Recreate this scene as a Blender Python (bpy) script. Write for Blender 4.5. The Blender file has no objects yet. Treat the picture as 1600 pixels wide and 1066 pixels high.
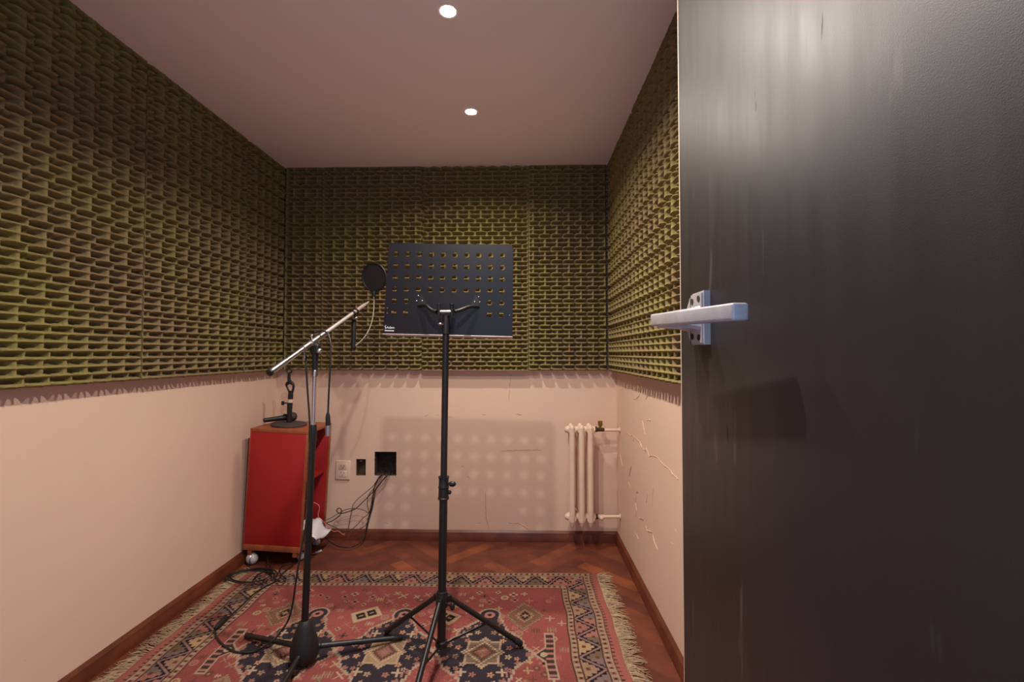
import bpy, bmesh, math, random
import numpy as np
from mathutils import Vector, Matrix, Euler

random.seed(7)
rng = np.random.default_rng(7)
S = bpy.context.scene
COL = S.collection
R = math.radians

# ------------------------------------------------------------------ camera
FPX, CX, CY = 711.0, 800.0, 533.0
CAMZ = 1.09
cam_d = bpy.data.cameras.new('camera')
cam_d.sensor_width = 36.0
cam_d.lens = FPX * 36.0 / 1600.0
cam_d.clip_start = 0.01
cam = bpy.data.objects.new('camera', cam_d)
COL.objects.link(cam)
cam.location = (0, 0, CAMZ)
yaw = math.atan2(18, FPX)
pitch = math.atan2(19, FPX)
cam.rotation_euler = (R(90) + pitch, 0, yaw)
S.camera = cam
CM = cam.rotation_euler.to_matrix()


def ray(px, py):
    return CM @ Vector(((px - CX) / FPX, -(py - CY) / FPX, -1.0))


def at(px, py, Y):
    """point of the photograph at a distance Y down the room"""
    d = ray(px, py)
    return Vector((0, 0, CAMZ)) + d * (Y / d.y)


def on_floor(px, py, z=0.0):
    d = ray(px, py)
    return Vector((0, 0, CAMZ)) + d * ((z - CAMZ) / d.z)


def on_x(px, py, X):
    d = ray(px, py)
    return Vector((0, 0, CAMZ)) + d * (X / d.x)


# ------------------------------------------------------------------ room size
XL, XR, YB, YF, ZC = -1.46, 0.54, 2.67, 0.06, 2.182
FOAM_Z0 = 0.99


# ------------------------------------------------------------------ helpers
def lin(r, g, b):
    def f(c):
        c /= 255.0
        return c / 12.92 if c <= 0.04045 else ((c + 0.055) / 1.055) ** 2.4
    return (f(r), f(g), f(b), 1.0)


def mat(name, col, rough=0.6, metal=0.0, noise=0.0, nscale=40.0, bump=0.0, bscale=200.0, spec=0.5, col2=None, sheen=0.0):
    m = bpy.data.materials.new(name)
    m.use_nodes = True
    nt = m.node_tree
    b = nt.nodes['Principled BSDF']
    b.inputs['Base Color'].default_value = col
    b.inputs['Roughness'].default_value = rough
    b.inputs['Metallic'].default_value = metal
    b.inputs['Specular IOR Level'].default_value = spec
    if sheen:
        b.inputs['Sheen Weight'].default_value = sheen
    tc = nt.nodes.new('ShaderNodeTexCoord')
    if noise > 0:
        n = nt.nodes.new('ShaderNodeTexNoise')
        n.inputs['Scale'].default_value = nscale
        n.inputs['Detail'].default_value = 5
        nt.links.new(tc.outputs['Object'], n.inputs['Vector'])
        mx = nt.nodes.new('ShaderNodeMix')
        mx.data_type = 'RGBA'
        c2 = col2 if col2 else tuple(c * (1 - noise) for c in col[:3]) + (1,)
        mx.inputs[6].default_value = col
        mx.inputs[7].default_value = c2
        cr = nt.nodes.new('ShaderNodeValToRGB')
        cr.color_ramp.elements[0].position = 0.35
        cr.color_ramp.elements[1].position = 0.7
        nt.links.new(n.outputs['Fac'], cr.inputs['Fac'])
        nt.links.new(cr.outputs['Color'], mx.inputs[0])
        nt.links.new(mx.outputs[2], b.inputs['Base Color'])
    if bump > 0:
        n2 = nt.nodes.new('ShaderNodeTexNoise')
        n2.inputs['Scale'].default_value = bscale
        n2.inputs['Detail'].default_value = 3
        nt.links.new(tc.outputs['Object'], n2.inputs['Vector'])
        bp = nt.nodes.new('ShaderNodeBump')
        bp.inputs['Strength'].default_value = bump
        bp.inputs['Distance'].default_value = 0.002
        nt.links.new(n2.outputs['Fac'], bp.inputs['Height'])
        nt.links.new(bp.outputs['Normal'], b.inputs['Normal'])
    return m


class MB:
    """collects shapes into one mesh"""

    def __init__(self):
        self.v, self.f, self.n = [], [], 0

    def add(self, vs, fs, M=None):
        if M is not None:
            vs = [M @ Vector(p) for p in vs]
        self.v.extend(tuple(p) for p in vs)
        self.f.extend(tuple(i + self.n for i in f) for f in fs)
        self.n += len(vs)
        return self

    def box(self, lo, hi, bev=0.0, M=None, seg=2):
        bm = bmesh.new()
        bmesh.ops.create_cube(bm, size=1.0)
        for v in bm.verts:
            for i in range(3):
                v.co[i] = lo[i] if v.co[i] < 0 else hi[i]
        if bev > 0:
            bmesh.ops.bevel(bm, geom=list(bm.edges), offset=bev, segments=seg, affect='EDGES', profile=0.5)
        bm.verts.index_update()
        self.add([v.co.copy() for v in bm.verts], [[v.index for v in f.verts] for f in bm.faces], M)
        bm.free()
        return self

    def prism(self, outline, axis_to, M=None):
        """outline: list of points (Vector), extruded by vector axis_to"""
        n = len(outline)
        vs = [Vector(p) for p in outline] + [Vector(p) + Vector(axis_to) for p in outline]
        fs = [list(range(n))[::-1], list(range(n, 2 * n))]
        for i in range(n):
            j = (i + 1) % n
            fs.append([i, j, n + j, n + i])
        return self.add(vs, fs, M)

    def tube(self, pts, rad, seg=12, smooth=0, caps=True, M=None, squash=None):
        pts = [Vector(p) for p in pts]
        if not isinstance(rad, (list, tuple)):
            rad = [rad] * len(pts)
        if smooth and len(pts) > 2:
            P, Q = [], []
            for i in range(len(pts) - 1):
                p0 = pts[max(i - 1, 0)]
                p1, p2 = pts[i], pts[i + 1]
                p3 = pts[min(i + 2, len(pts) - 1)]
                for k in range(smooth):
                    t = k / smooth
                    P.append(0.5 * ((2 * p1) + (p2 - p0) * t + (2 * p0 - 5 * p1 + 4 * p2 - p3) * t * t + (3 * p1 - p0 - 3 * p2 + p3) * t ** 3))
                    Q.append(rad[i] * (1 - t) + rad[i + 1] * t)
            P.append(pts[-1]); Q.append(rad[-1])
            pts, rad = P, Q
        n = len(pts)
        T = []
        for i in range(n):
            d = pts[min(i + 1, n - 1)] - pts[max(i - 1, 0)]
            if d.length < 1e-9:
                d = Vector((0, 0, 1))
            T.append(d.normalized())
        a = Vector((0, 0, 1)) if abs(T[0].z) < 0.9 else Vector((1, 0, 0))
        N = (a - T[0] * a.dot(T[0])).normalized()
        vs, fs = [], []
        for i in range(n):
            N = N - T[i] * N.dot(T[i])
            if N.length < 1e-6:
                N = T[i].orthogonal()
            N.normalize()
            B = T[i].cross(N)
            for k in range(seg):
                an = 2 * math.pi * k / seg
                q = 1.0 if squash is None else squash
                vs.append(pts[i] + (N * math.cos(an) + B * math.sin(an) * q) * rad[i])
        for i in range(n - 1):
            for k in range(seg):
                k2 = (k + 1) % seg
                fs.append([i * seg + k, i * seg + k2, (i + 1) * seg + k2, (i + 1) * seg + k])
        if caps:
            fs.append([k for k in range(seg)][::-1])
            fs.append([(n - 1) * seg + k for k in range(seg)])
        return self.add(vs, fs, M)

    def lathe(self, prof, origin=(0, 0, 0), axis=(0, 0, 1), seg=24, M=None):
        """prof: (radius, height) pairs turned about axis"""
        ax = Vector(axis).normalized()
        u = ax.orthogonal().normalized()
        w = ax.cross(u)
        o = Vector(origin)
        vs, fs = [], []
        n = len(prof)
        for r, h in prof:
            r = max(r, 1e-5)
            for k in range(seg):
                an = 2 * math.pi * k / seg
                vs.append(o + ax * h + (u * math.cos(an) + w * math.sin(an)) * r)
        for i in range(n - 1):
            for k in range(seg):
                k2 = (k + 1) % seg
                fs.append([i * seg + k, i * seg + k2, (i + 1) * seg + k2, (i + 1) * seg + k])
        fs.append([k for k in range(seg)][::-1])
        fs.append([(n - 1) * seg + k for k in range(seg)])
        return self.add(vs, fs, M)

    def ball(self, c, r, seg=16, rings=10, scale=(1, 1, 1), M=None):
        c = Vector(c)
        vs, fs = [], []
        for i in range(rings + 1):
            th = math.pi * i / rings
            for k in range(seg):
                ph = 2 * math.pi * k / seg
                rr = max(math.sin(th), 1e-4)
                vs.append(c + Vector((rr * math.cos(ph) * scale[0], rr * math.sin(ph) * scale[1], math.cos(th) * scale[2])) * r)
        for i in range(rings):
            for k in range(seg):
                k2 = (k + 1) % seg
                fs.append([i * seg + k, (i + 1) * seg + k, (i + 1) * seg + k2, i * seg + k2])
        return self.add(vs, fs, M)

    def torus(self, c, axis, R0, r, seg=36, ms=10, M=None):
        ax = Vector(axis).normalized()
        u = ax.orthogonal().normalized()
        w = ax.cross(u)
        c = Vector(c)
        vs, fs = [], []
        for i in range(seg):
            a = 2 * math.pi * i / seg
            d = u * math.cos(a) + w * math.sin(a)
            for k in range(ms):
                b = 2 * math.pi * k / ms
                vs.append(c + d * (R0 + r * math.cos(b)) + ax * (r * math.sin(b)))
        for i in range(seg):
            i2 = (i + 1) % seg
            for k in range(ms):
                k2 = (k + 1) % ms
                fs.append([i * ms + k, i2 * ms + k, i2 * ms + k2, i * ms + k2])
        return self.add(vs, fs, M)

    def build(self, name, m, parent=None, smooth=True, angle=40, origin=None):
        me = bpy.data.meshes.new(name)
        o0 = Vector(origin) if origin is not None else Vector((0, 0, 0))
        me.from_pydata([tuple(Vector(p) - o0) for p in self.v], [], self.f)
        me.validate()
        bm = bmesh.new()
        bm.from_mesh(me)
        bmesh.ops.recalc_face_normals(bm, faces=bm.faces)
        bm.to_mesh(me)
        bm.free()
        if m:
            me.materials.append(m)
        if smooth:
            for p in me.polygons:
                p.use_smooth = True
            me.set_sharp_from_angle(angle=R(angle))
        o = bpy.data.objects.new(name, me)
        COL.objects.link(o)
        if origin is not None:
            o.location = o0
        if parent is not None:
            o.parent = parent
            if origin is None:
                o.matrix_parent_inverse = parent_world(parent).inverted()
        return o


def parent_world(p):
    M = p.matrix_basis.copy()
    q = p
    while q.parent is not None:
        M = q.parent.matrix_basis @ q.matrix_parent_inverse @ M if False else parent_world(q.parent) @ q.matrix_parent_inverse @ q.matrix_basis
        break
    return M


def tag(o, label=None, cat=None, group=None, kind=None):
    if label: o['label'] = label
    if cat: o['category'] = cat
    if group: o['group'] = group
    if kind: o['kind'] = kind
    return o


def thing(name, label, cat, loc=(0, 0, 0), rot=(0, 0, 0), group=None):
    o = bpy.data.objects.new(name, None)
    COL.objects.link(o)
    o.empty_display_size = 0.05
    o.location = loc
    o.rotation_euler = rot
    return tag(o, label, cat, group)


def copy_tree(o, parent=None):
    c = o.copy()
    COL.objects.link(c)
    if parent is not None:
        c.parent = parent
        c.matrix_parent_inverse = o.matrix_parent_inverse.copy()
    for ch in list(o.children):
        copy_tree(ch, c)
    return c


# ------------------------------------------------------------------ materials
def wall_material(name, col):
    m = bpy.data.materials.new(name)
    m.use_nodes = True
    nt = m.node_tree
    b = nt.nodes['Principled BSDF']
    b.inputs['Roughness'].default_value = 0.62
    b.inputs['Specular IOR Level'].default_value = 0.3
    tc = nt.nodes.new('ShaderNodeTexCoord')
    n = nt.nodes.new('ShaderNodeTexNoise')
    n.inputs['Scale'].default_value = 1.7
    n.inputs['Detail'].default_value = 4
    nt.links.new(tc.outputs['Object'], n.inputs['Vector'])
    cr = nt.nodes.new('ShaderNodeValToRGB')
    cr.color_ramp.elements[0].position = 0.3
    cr.color_ramp.elements[0].color = tuple(c * 0.93 for c in col[:3]) + (1,)
    cr.color_ramp.elements[1].position = 0.7
    cr.color_ramp.elements[1].color = col
    nt.links.new(n.outputs['Fac'], cr.inputs['Fac'])
    # small dark specks of wear
    v = nt.nodes.new('ShaderNodeTexVoronoi')
    v.inputs['Scale'].default_value = 7.0
    nt.links.new(tc.outputs['Object'], v.inputs['Vector'])
    lt = nt.nodes.new('ShaderNodeMath'); lt.operation = 'LESS_THAN'
    lt.inputs[1].default_value = 0.012
    nt.links.new(v.outputs['Distance'], lt.inputs[0])
    mu = nt.nodes.new('ShaderNodeMath'); mu.operation = 'MULTIPLY'
    mu.inputs[1].default_value = 0.35
    nt.links.new(lt.outputs[0], mu.inputs[0])
    mx = nt.nodes.new('ShaderNodeMix'); mx.data_type = 'RGBA'
    mx.inputs[7].default_value = lin(120, 85, 60)
    nt.links.new(mu.outputs[0], mx.inputs[0])
    nt.links.new(cr.outputs['Color'], mx.inputs[6])
    nt.links.new(mx.outputs[2], b.inputs['Base Color'])
    n2 = nt.nodes.new('ShaderNodeTexNoise')
    n2.inputs['Scale'].default_value = 90
    n2.inputs['Detail'].default_value = 4
    nt.links.new(tc.outputs['Object'], n2.inputs['Vector'])
    bp = nt.nodes.new('ShaderNodeBump')
    bp.inputs['Strength'].default_value = 0.12
    bp.inputs['Distance'].default_value = 0.002
    nt.links.new(n2.outputs['Fac'], bp.inputs['Height'])
    nt.links.new(bp.outputs['Normal'], b.inputs['Normal'])
    return m


M = {}
WALLC = lin(222, 192, 171)
M['wall'] = wall_material('peach_paint', WALLC)
M['ceiling'] = mat('ceiling_paint', lin(246, 230, 226), 0.85, bump=0.08, bscale=120, spec=0.2)
M['crack'] = mat('lifted_paint', lin(218, 184, 160), 0.6)
M['crack_dark'] = mat('crack_gap', lin(120, 88, 66), 0.9)
M['base'] = mat('stained_baseboard_wood', lin(112, 58, 38), 0.4, noise=0.45, nscale=9, spec=0.4)
M['black'] = mat('black_powder_coat', lin(17, 16, 17), 0.42, bump=0.15, bscale=600)
M['black_plastic'] = mat('black_plastic', lin(17, 16, 17), 0.5)
M['rubber'] = mat('black_rubber', lin(18, 17, 17), 0.75)
M['cable'] = mat('cable_rubber', lin(26, 24, 24), 0.5)
M['cable_brown'] = mat('grey_brown_cable_sheath', lin(70, 55, 46), 0.55)
M['chrome'] = mat('chrome', lin(196, 190, 190), 0.27, metal=1.0)
M['steel'] = mat('dull_steel', lin(165, 160, 160), 0.34, metal=1.0)
M['cast'] = mat('cast_iron_black', lin(20, 19, 19), 0.6, bump=0.5, bscale=400)
M['desk'] = mat('black_desk_enamel', lin(20, 20, 26), 0.38, bump=0.1, bscale=500, spec=0.32)
M['deskrim'] = mat('lit_desk_ledge_tone', lin(150, 132, 128), 0.4)  # pale colour paints in the light caught along the black desk's bottom ledge
M['white'] = mat('white_print', lin(225, 222, 225), 0.6)
M['red'] = mat('red_laminate', lin(166, 22, 24), 0.55, noise=0.25, nscale=260, bump=0.1, bscale=500)
M['woodedge'] = mat('orange_brown_wood_edging', lin(158, 84, 50), 0.5, noise=0.3, nscale=30)
M['radiator'] = mat('cream_radiator_enamel', lin(224, 198, 176), 0.38, noise=0.1, nscale=14)
M['brass'] = mat('tarnished_brass', lin(150, 120, 62), 0.4, metal=0.8, noise=0.4, nscale=60)
M['brass_dark'] = mat('dark_bronze_nut', lin(74, 58, 38), 0.45, metal=0.6)
M['handle'] = mat('worn_silver_paint', lin(176, 170, 172), 0.42, noise=0.16, nscale=45, bump=0.1, bscale=150, metal=0.15)
M['edge'] = mat('cream_door_edging', lin(205, 185, 165), 0.5)
M['outlet'] = mat('ivory_plastic', lin(224, 200, 178), 0.4)
M['slot'] = mat('dark_slot', lin(40, 28, 22), 0.8)
M['boxmetal'] = mat('rusty_box_metal', lin(110, 82, 64), 0.7, metal=0.2, noise=0.6, nscale=60)
M['boxdark'] = mat('dirty_dark_box', lin(62, 48, 43), 0.9, noise=0.5, nscale=80)
M['paper'] = mat('white_paper', lin(216, 210, 218), 0.8)
M['bulbwhite'] = mat('white_caster', lin(186, 182, 184), 0.3)
M['pinkwire'] = mat('pink_wire', lin(196, 120, 104), 0.5)
M['discgrey'] = mat('grey_rubber_disc', lin(66, 56, 54), 0.7, bump=0.3, bscale=300)
M['fringe'] = mat('cream_wool_fringe', lin(176, 150, 120), 0.95, noise=0.35, nscale=60)
M['tip'] = mat('worn_grey_tip', lin(150, 134, 128), 0.45, metal=0.3)
M['boomgrey'] = mat('satin_grey_tube', lin(176, 166, 162), 0.38, metal=0.45)
M['neck'] = mat('dull_grey_neck', lin(120, 110, 104), 0.5, metal=0.5)
M['clipring'] = mat('pale_plastic_ring', lin(200, 180, 160), 0.5)


def foam_material():
    m = bpy.data.materials.new('olive_foam')
    m.use_nodes = True
    nt = m.node_tree
    b = nt.nodes['Principled BSDF']
    b.inputs['Roughness'].default_value = 1.0
    b.inputs['Specular IOR Level'].default_value = 0.05
    tc = nt.nodes.new('ShaderNodeTexCoord')
    g = nt.nodes.new('ShaderNodeNewGeometry')
    n = nt.nodes.new('ShaderNodeTexNoise')
    n.inputs['Scale'].default_value = 2.6
    n.inputs['Detail'].default_value = 6
    nt.links.new(g.outputs['Position'], n.inputs['Vector'])
    cr = nt.nodes.new('ShaderNodeValToRGB')
    cr.color_ramp.elements[0].position = 0.36
    cr.color_ramp.elements[0].color = lin(130, 111, 82)
    cr.color_ramp.elements[1].position = 0.66
    cr.color_ramp.elements[1].color = lin(134, 123, 76)
    nt.links.new(n.outputs['Fac'], cr.inputs['Fac'])
    nt.links.new(cr.outputs['Color'], b.inputs['Base Color'])
    n2 = nt.nodes.new('ShaderNodeTexNoise')
    n2.inputs['Scale'].default_value = 350
    nt.links.new(tc.outputs['Object'], n2.inputs['Vector'])
    bp = nt.nodes.new('ShaderNodeBump')
    bp.inputs['Strength'].default_value = 0.4
    bp.inputs['Distance'].default_value = 0.002
    nt.links.new(n2.outputs['Fac'], bp.inputs['Height'])
    nt.links.new(bp.outputs['Normal'], b.inputs['Normal'])
    return m


M['foam'] = foam_material()


def door_material():
    m = bpy.data.materials.new('black_door_vinyl')
    m.use_nodes = True
    nt = m.node_tree
    b = nt.nodes['Principled BSDF']
    b.inputs['Base Color'].default_value = lin(38, 33, 32)
    b.inputs['Specular IOR Level'].default_value = 0.4
    tc = nt.nodes.new('ShaderNodeTexCoord')
    # vertical smears of grime vary the gloss
    mp = nt.nodes.new('ShaderNodeMapping')
    mp.inputs['Scale'].default_value = (1, 16, 1.6)
    nt.links.new(tc.outputs['Object'], mp.inputs['Vector'])
    n = nt.nodes.new('ShaderNodeTexNoise')
    n.inputs['Scale'].default_value = 2.2
    n.inputs['Detail'].default_value = 6
    n.inputs['Roughness'].default_value = 0.6
    nt.links.new(mp.outputs[0], n.inputs['Vector'])
    mr = nt.nodes.new('ShaderNodeMapRange')
    mr.inputs['From Min'].default_value = 0.3
    mr.inputs['From Max'].default_value = 0.75
    mr.inputs['To Min'].default_value = 0.40
    mr.inputs['To Max'].default_value = 0.49
    nt.links.new(n.outputs['Fac'], mr.inputs['Value'])
    b.inputs['Specular Tint'].default_value = (0.90, 0.88, 1.0, 1)
    mp3 = nt.nodes.new('ShaderNodeMapping')
    mp3.inputs['Scale'].default_value = (1, 34, 7)
    nt.links.new(tc.outputs['Object'], mp3.inputs['Vector'])
    n5 = nt.nodes.new('ShaderNodeTexNoise')
    n5.inputs['Scale'].default_value = 2.0
    n5.inputs['Detail'].default_value = 3
    nt.links.new(mp3.outputs[0], n5.inputs['Vector'])
    mr5 = nt.nodes.new('ShaderNodeMapRange')
    mr5.inputs['From Min'].default_value = 0.70
    mr5.inputs['From Max'].default_value = 0.76
    mr5.inputs['To Max'].default_value = 0.25
    nt.links.new(n5.outputs['Fac'], mr5.inputs['Value'])
    ad = nt.nodes.new('ShaderNodeMath'); ad.operation = 'ADD'
    nt.links.new(mr.outputs[0], ad.inputs[0])
    nt.links.new(mr5.outputs[0], ad.inputs[1])
    nt.links.new(ad.outputs[0], b.inputs['Roughness'])
    # scuffs
    mp2 = nt.nodes.new('ShaderNodeMapping')
    mp2.inputs['Scale'].default_value = (1, 22, 3.2)
    nt.links.new(tc.outputs['Object'], mp2.inputs['Vector'])
    v = nt.nodes.new('ShaderNodeTexNoise')
    v.inputs['Scale'].default_value = 1.6
    v.inputs['Detail'].default_value = 2
    nt.links.new(mp2.outputs[0], v.inputs['Vector'])
    cr = nt.nodes.new('ShaderNodeValToRGB')
    cr.color_ramp.elements[0].position = 0.71
    cr.color_ramp.elements[0].color = lin(38, 33, 32)
    cr.color_ramp.elements[1].position = 0.80
    cr.color_ramp.elements[1].color = lin(78, 68, 64)
    nt.links.new(v.outputs['Fac'], cr.inputs['Fac'])
    nt.links.new(cr.outputs['Color'], b.inputs['Base Color'])
    n2 = nt.nodes.new('ShaderNodeTexNoise')
    n2.inputs['Scale'].default_value = 900
    n2.inputs['Detail'].default_value = 2
    nt.links.new(tc.outputs['Object'], n2.inputs['Vector'])
    bp = nt.nodes.new('ShaderNodeBump')
    bp.inputs['Strength'].default_value = 0.14
    bp.inputs['Distance'].default_value = 0.0008
    nt.links.new(n2.outputs['Fac'], bp.inputs['Height'])
    nt.links.new(bp.outputs['Normal'], b.inputs['Normal'])
    return m


M['door'] = door_material()


def attr_material(name, rough, bump=0.0, bscale=300, spec=0.4, grain=False):
    m = bpy.data.materials.new(name)
    m.use_nodes = True
    nt = m.node_tree
    b = nt.nodes['Principled BSDF']
    b.inputs['Roughness'].default_value = rough
    b.inputs['Specular IOR Level'].default_value = spec
    a = nt.nodes.new('ShaderNodeVertexColor')
    a.layer_name = 'Col'
    src = a.outputs['Color']
    tc = nt.nodes.new('ShaderNodeTexCoord')
    if grain:
        n = nt.nodes.new('ShaderNodeTexNoise')
        n.inputs['Scale'].default_value = 9
        n.inputs['Detail'].default_value = 8
        nt.links.new(tc.outputs['Object'], n.inputs['Vector'])
        mr = nt.nodes.new('ShaderNodeMapRange')
        mr.inputs['From Min'].default_value = 0.3
        mr.inputs['From Max'].default_value = 0.7
        mr.inputs['To Min'].default_value = 0.7
        mr.inputs['To Max'].default_value = 1.25
        nt.links.new(n.outputs['Fac'], mr.inputs['Value'])
        mx = nt.nodes.new('ShaderNodeVectorMath')
        mx.operation = 'SCALE'
        nt.links.new(a.outputs['Color'], mx.inputs[0])
        nt.links.new(mr.outputs[0], mx.inputs['Scale'])
        src = mx.outputs[0]
        n3 = nt.nodes.new('ShaderNodeTexNoise')
        n3.inputs['Scale'].default_value = 5
        n3.inputs['Detail'].default_value = 4
        nt.links.new(tc.outputs['Object'], n3.inputs['Vector'])
        mr2 = nt.nodes.new('ShaderNodeMapRange')
        mr2.inputs['To Min'].default_value = rough - 0.12
        mr2.inputs['To Max'].default_value = rough + 0.2
        nt.links.new(n3.outputs['Fac'], mr2.inputs['Value'])
        nt.links.new(mr2.outputs[0], b.inputs['Roughness'])
    nt.links.new(src, b.inputs['Base Color'])
    if bump > 0:
        n2 = nt.nodes.new('ShaderNodeTexNoise')
        n2.inputs['Scale'].default_value = bscale
        nt.links.new(tc.outputs['Object'], n2.inputs['Vector'])
        bp = nt.nodes.new('ShaderNodeBump')
        bp.inputs['Strength'].default_value = bump
        bp.inputs['Distance'].default_value = 0.003
        nt.links.new(n2.outputs['Fac'], bp.inputs['Height'])
        nt.links.new(bp.outputs['Normal'], b.inputs['Normal'])
    return m


M['rug'] = attr_material('woven_wool', 0.95, bump=0.5, bscale=420, spec=0.05)
M['parquet'] = attr_material('parquet_varnish', 0.5, grain=True, spec=0.35)

# ------------------------------------------------------------------ setting: shell
def struct(mb, name, m, **k):
    o = mb.build(name, m, **k)
    o['kind'] = 'structure'
    return o


def make_floor():
    """herringbone parquet: every block a quad with its own tone"""
    w, l = 0.068, 0.34
    tones = [lin(104, 54, 40), lin(100, 52, 38), lin(110, 58, 40), lin(96, 50, 38), lin(116, 62, 42), lin(106, 54, 40)]
    bm = bmesh.new()
    cl = bm.loops.layers.float_color.new('Col')
    rot = Matrix.Rotation(R(45), 2)
    k = int(l / w)
    r2 = random.Random(3)
    for i in range(-60, 60):
        for j in range(-14, 14):
            for kind in (0, 1):
                x = i * w + j * l * 0 + j * 0
                # classic herringbone tiling: shift one width per row
                ox = i * w + j * 2 * l * 0.5 * 2
                oy = i * w
                if kind == 0:
                    q = [(ox, oy), (ox + l, oy), (ox + l, oy + w), (ox, oy + w)]
                else:
                    q = [(ox + l, oy + w - l), (ox + l + w, oy + w - l), (ox + l + w, oy + w), (ox + l, oy + w)]
                    q = [(a, b) for a, b in q]
                pts = [rot @ Vector(p) + Vector((-0.4, 1.4)) for p in q]
                cx = sum(p.x for p in pts) / 4; cy = sum(p.y for p in pts) / 4
                if not (XL - .3 < cx < XR + .3 and YF - .7 < cy < YB + .3):
                    continue
                f = bm.faces.new([bm.verts.new((p.x, p.y, 0)) for p in pts])
                t = r2.choice(tones)
                s = r2.uniform(0.88, 1.1)
                if r2.random() < 0.06:
                    t = lin(130, 70, 44)
                for lo in f.loops:
                    lo[cl] = (t[0] * s, t[1] * s, t[2] * s, 1)
    for co, no in (((XL - .02, 0, 0), (-1, 0, 0)), ((XR + .02, 0, 0), (1, 0, 0)), ((0, YF - .25, 0), (0, -1, 0)), ((0, YB + .02, 0), (0, 1, 0))):
        bmesh.ops.bisect_plane(bm, geom=list(bm.verts) + list(bm.edges) + list(bm.faces), plane_co=co, plane_no=no, clear_outer=True)
    # sub-floor slab beneath, dark (shows only in the joints)
    n0 = len(bm.faces)
    r = bmesh.ops.create_cube(bm, size=1.0)
    for v in r['verts']:
        v.co = Vector(((XL + XR) / 2 + v.co.x * (XR - XL + .04), (YF - .25 + YB + .02) / 2 + v.co.y * (YB + .02 - YF + .25), -0.0525 + v.co.z * 0.10))
    bm.faces.ensure_lookup_table()
    for f in bm.faces:
        if f.normal.z < 0 and f.calc_center_median().z > -0.001:
            f.normal_flip()
        if f.index >= n0 or f.calc_center_median().z < -0.001:
            for lo in f.loops:
                lo[cl] = lin(70, 34, 24)
    me = bpy.data.meshes.new('floor')
    bm.to_mesh(me); bm.free()
    me.materials.append(M['parquet'])
    o = bpy.data.objects.new('floor', me)
    COL.objects.link(o)
    o['kind'] = 'structure'
    return o


make_floor()

mb = MB(); mb.box((XL - .1, YF - .1, ZC), (XR + .1, YB + .1, ZC + .1)); struct(mb, 'ceiling', M['ceiling'], smooth=False)
mb = MB(); mb.box((XL - .1, YF - .1, -.05), (XL, YB + .1, ZC)); wall_left = struct(mb, 'wall_left', M['wall'], smooth=False)
mb = MB(); mb.box((XR, YF - .1, -.05), (XR + .1, YB + .1, ZC)); wall_right = struct(mb, 'wall_right', M['wall'], smooth=False)

# wall_back with two rectangular holes for the wall boxes
c1 = at(585.3, 706, YB); c2 = at(619.2, 743.6, YB)
d1 = at(556.5, 717.5, YB); d2 = at(571.4, 743.5, YB)
holes = [(d1.x, d2.x, d2.z, d1.z), (c1.x, c2.x, c2.z, c1.z)]
xs = sorted([XL, XR] + [h[0] for h in holes] + [h[1] for h in holes])
zs = sorted([-.05, ZC] + [h[2] for h in holes] + [h[3] for h in holes])
mb = MB()
TH = 0.1
def in_hole(x, z):
    return any(a < x < b and c < z < d for a, b, c, d in holes)
for i in range(len(xs) - 1):
    for j in range(len(zs) - 1):
        xm, zm = (xs[i] + xs[i + 1]) / 2, (zs[j] + zs[j + 1]) / 2
        if not in_hole(xm, zm):
            mb.add([(xs[i], YB, zs[j]), (xs[i + 1], YB, zs[j]), (xs[i + 1], YB, zs[j + 1]), (xs[i], YB, zs[j + 1])], [(0, 1, 2, 3)])
for a, b, c, d in holes:
    for p, q in (((a, c), (b, c)), ((b, c), (b, d)), ((b, d), (a, d)), ((a, d), (a, c))):
        mb.add([(p[0], YB, p[1]), (q[0], YB, q[1]), (q[0], YB + TH, q[1]), (p[0], YB + TH, p[1])], [(0, 1, 2, 3)])
mb.add([(XL, YB + TH, -.05), (XR, YB + TH, -.05), (XR, YB + TH, ZC), (XL, YB + TH, ZC)], [(0, 1, 2, 3)])
wall_back = struct(mb, 'wall_back', M['wall'], smooth=False)

# wall_front with the doorway the photograph was taken from
DX0, DX1, DZ = -0.50, 0.305, 2.06
mb = MB()
mb.box((XL - .1, YF - .1, -.05), (DX0, YF, ZC))
mb.box((DX1 + .035, YF - .1, -.05), (XR + .1, YF, ZC))
mb.box((DX0, YF - .1, DZ), (DX1 + .035, YF, ZC))
struct(mb, 'wall_front', M['wall'], smooth=False)


# baseboards
def baseboard(name, a, b, nrm, cut0=0, cut1=0):
    a, b, nrm = Vector(a), Vector(b), Vector(nrm)
    prof = [(0, 0), (0.016, 0), (0.016, 0.040), (0.013, 0.046), (0.013, 0.050), (0.007, 0.058), (0.003, 0.062), (0, 0.062)]
    n = len(prof)
    t = (b - a).normalized()
    vs = []
    for e, sgn in ((a, cut0), (b, cut1)):
        for d, h in prof:
            vs.append(e + nrm * d + Vector((0, 0, h)) + t * sgn * d)
    fs = [list(range(n)), list(range(n, 2 * n))[::-1]]
    for i in range(n):
        j = (i + 1) % n
        fs.append([i, j, n + j, n + i])
    mb = MB(); mb.add(vs, fs)
    return struct(mb, name, M['base'], angle=30)


baseboard('baseboard_left', (XL, YF, 0), (XL, YB, 0), (1, 0, 0), 0, -1)
baseboard('baseboard_back', (XL, YB, 0), (XR, YB, 0), (0, -1, 0), 1, -1)
baseboard('baseboard_right', (XR, YF, 0), (XR, YB, 0), (-1, 0, 0), 0, -1)


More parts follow.
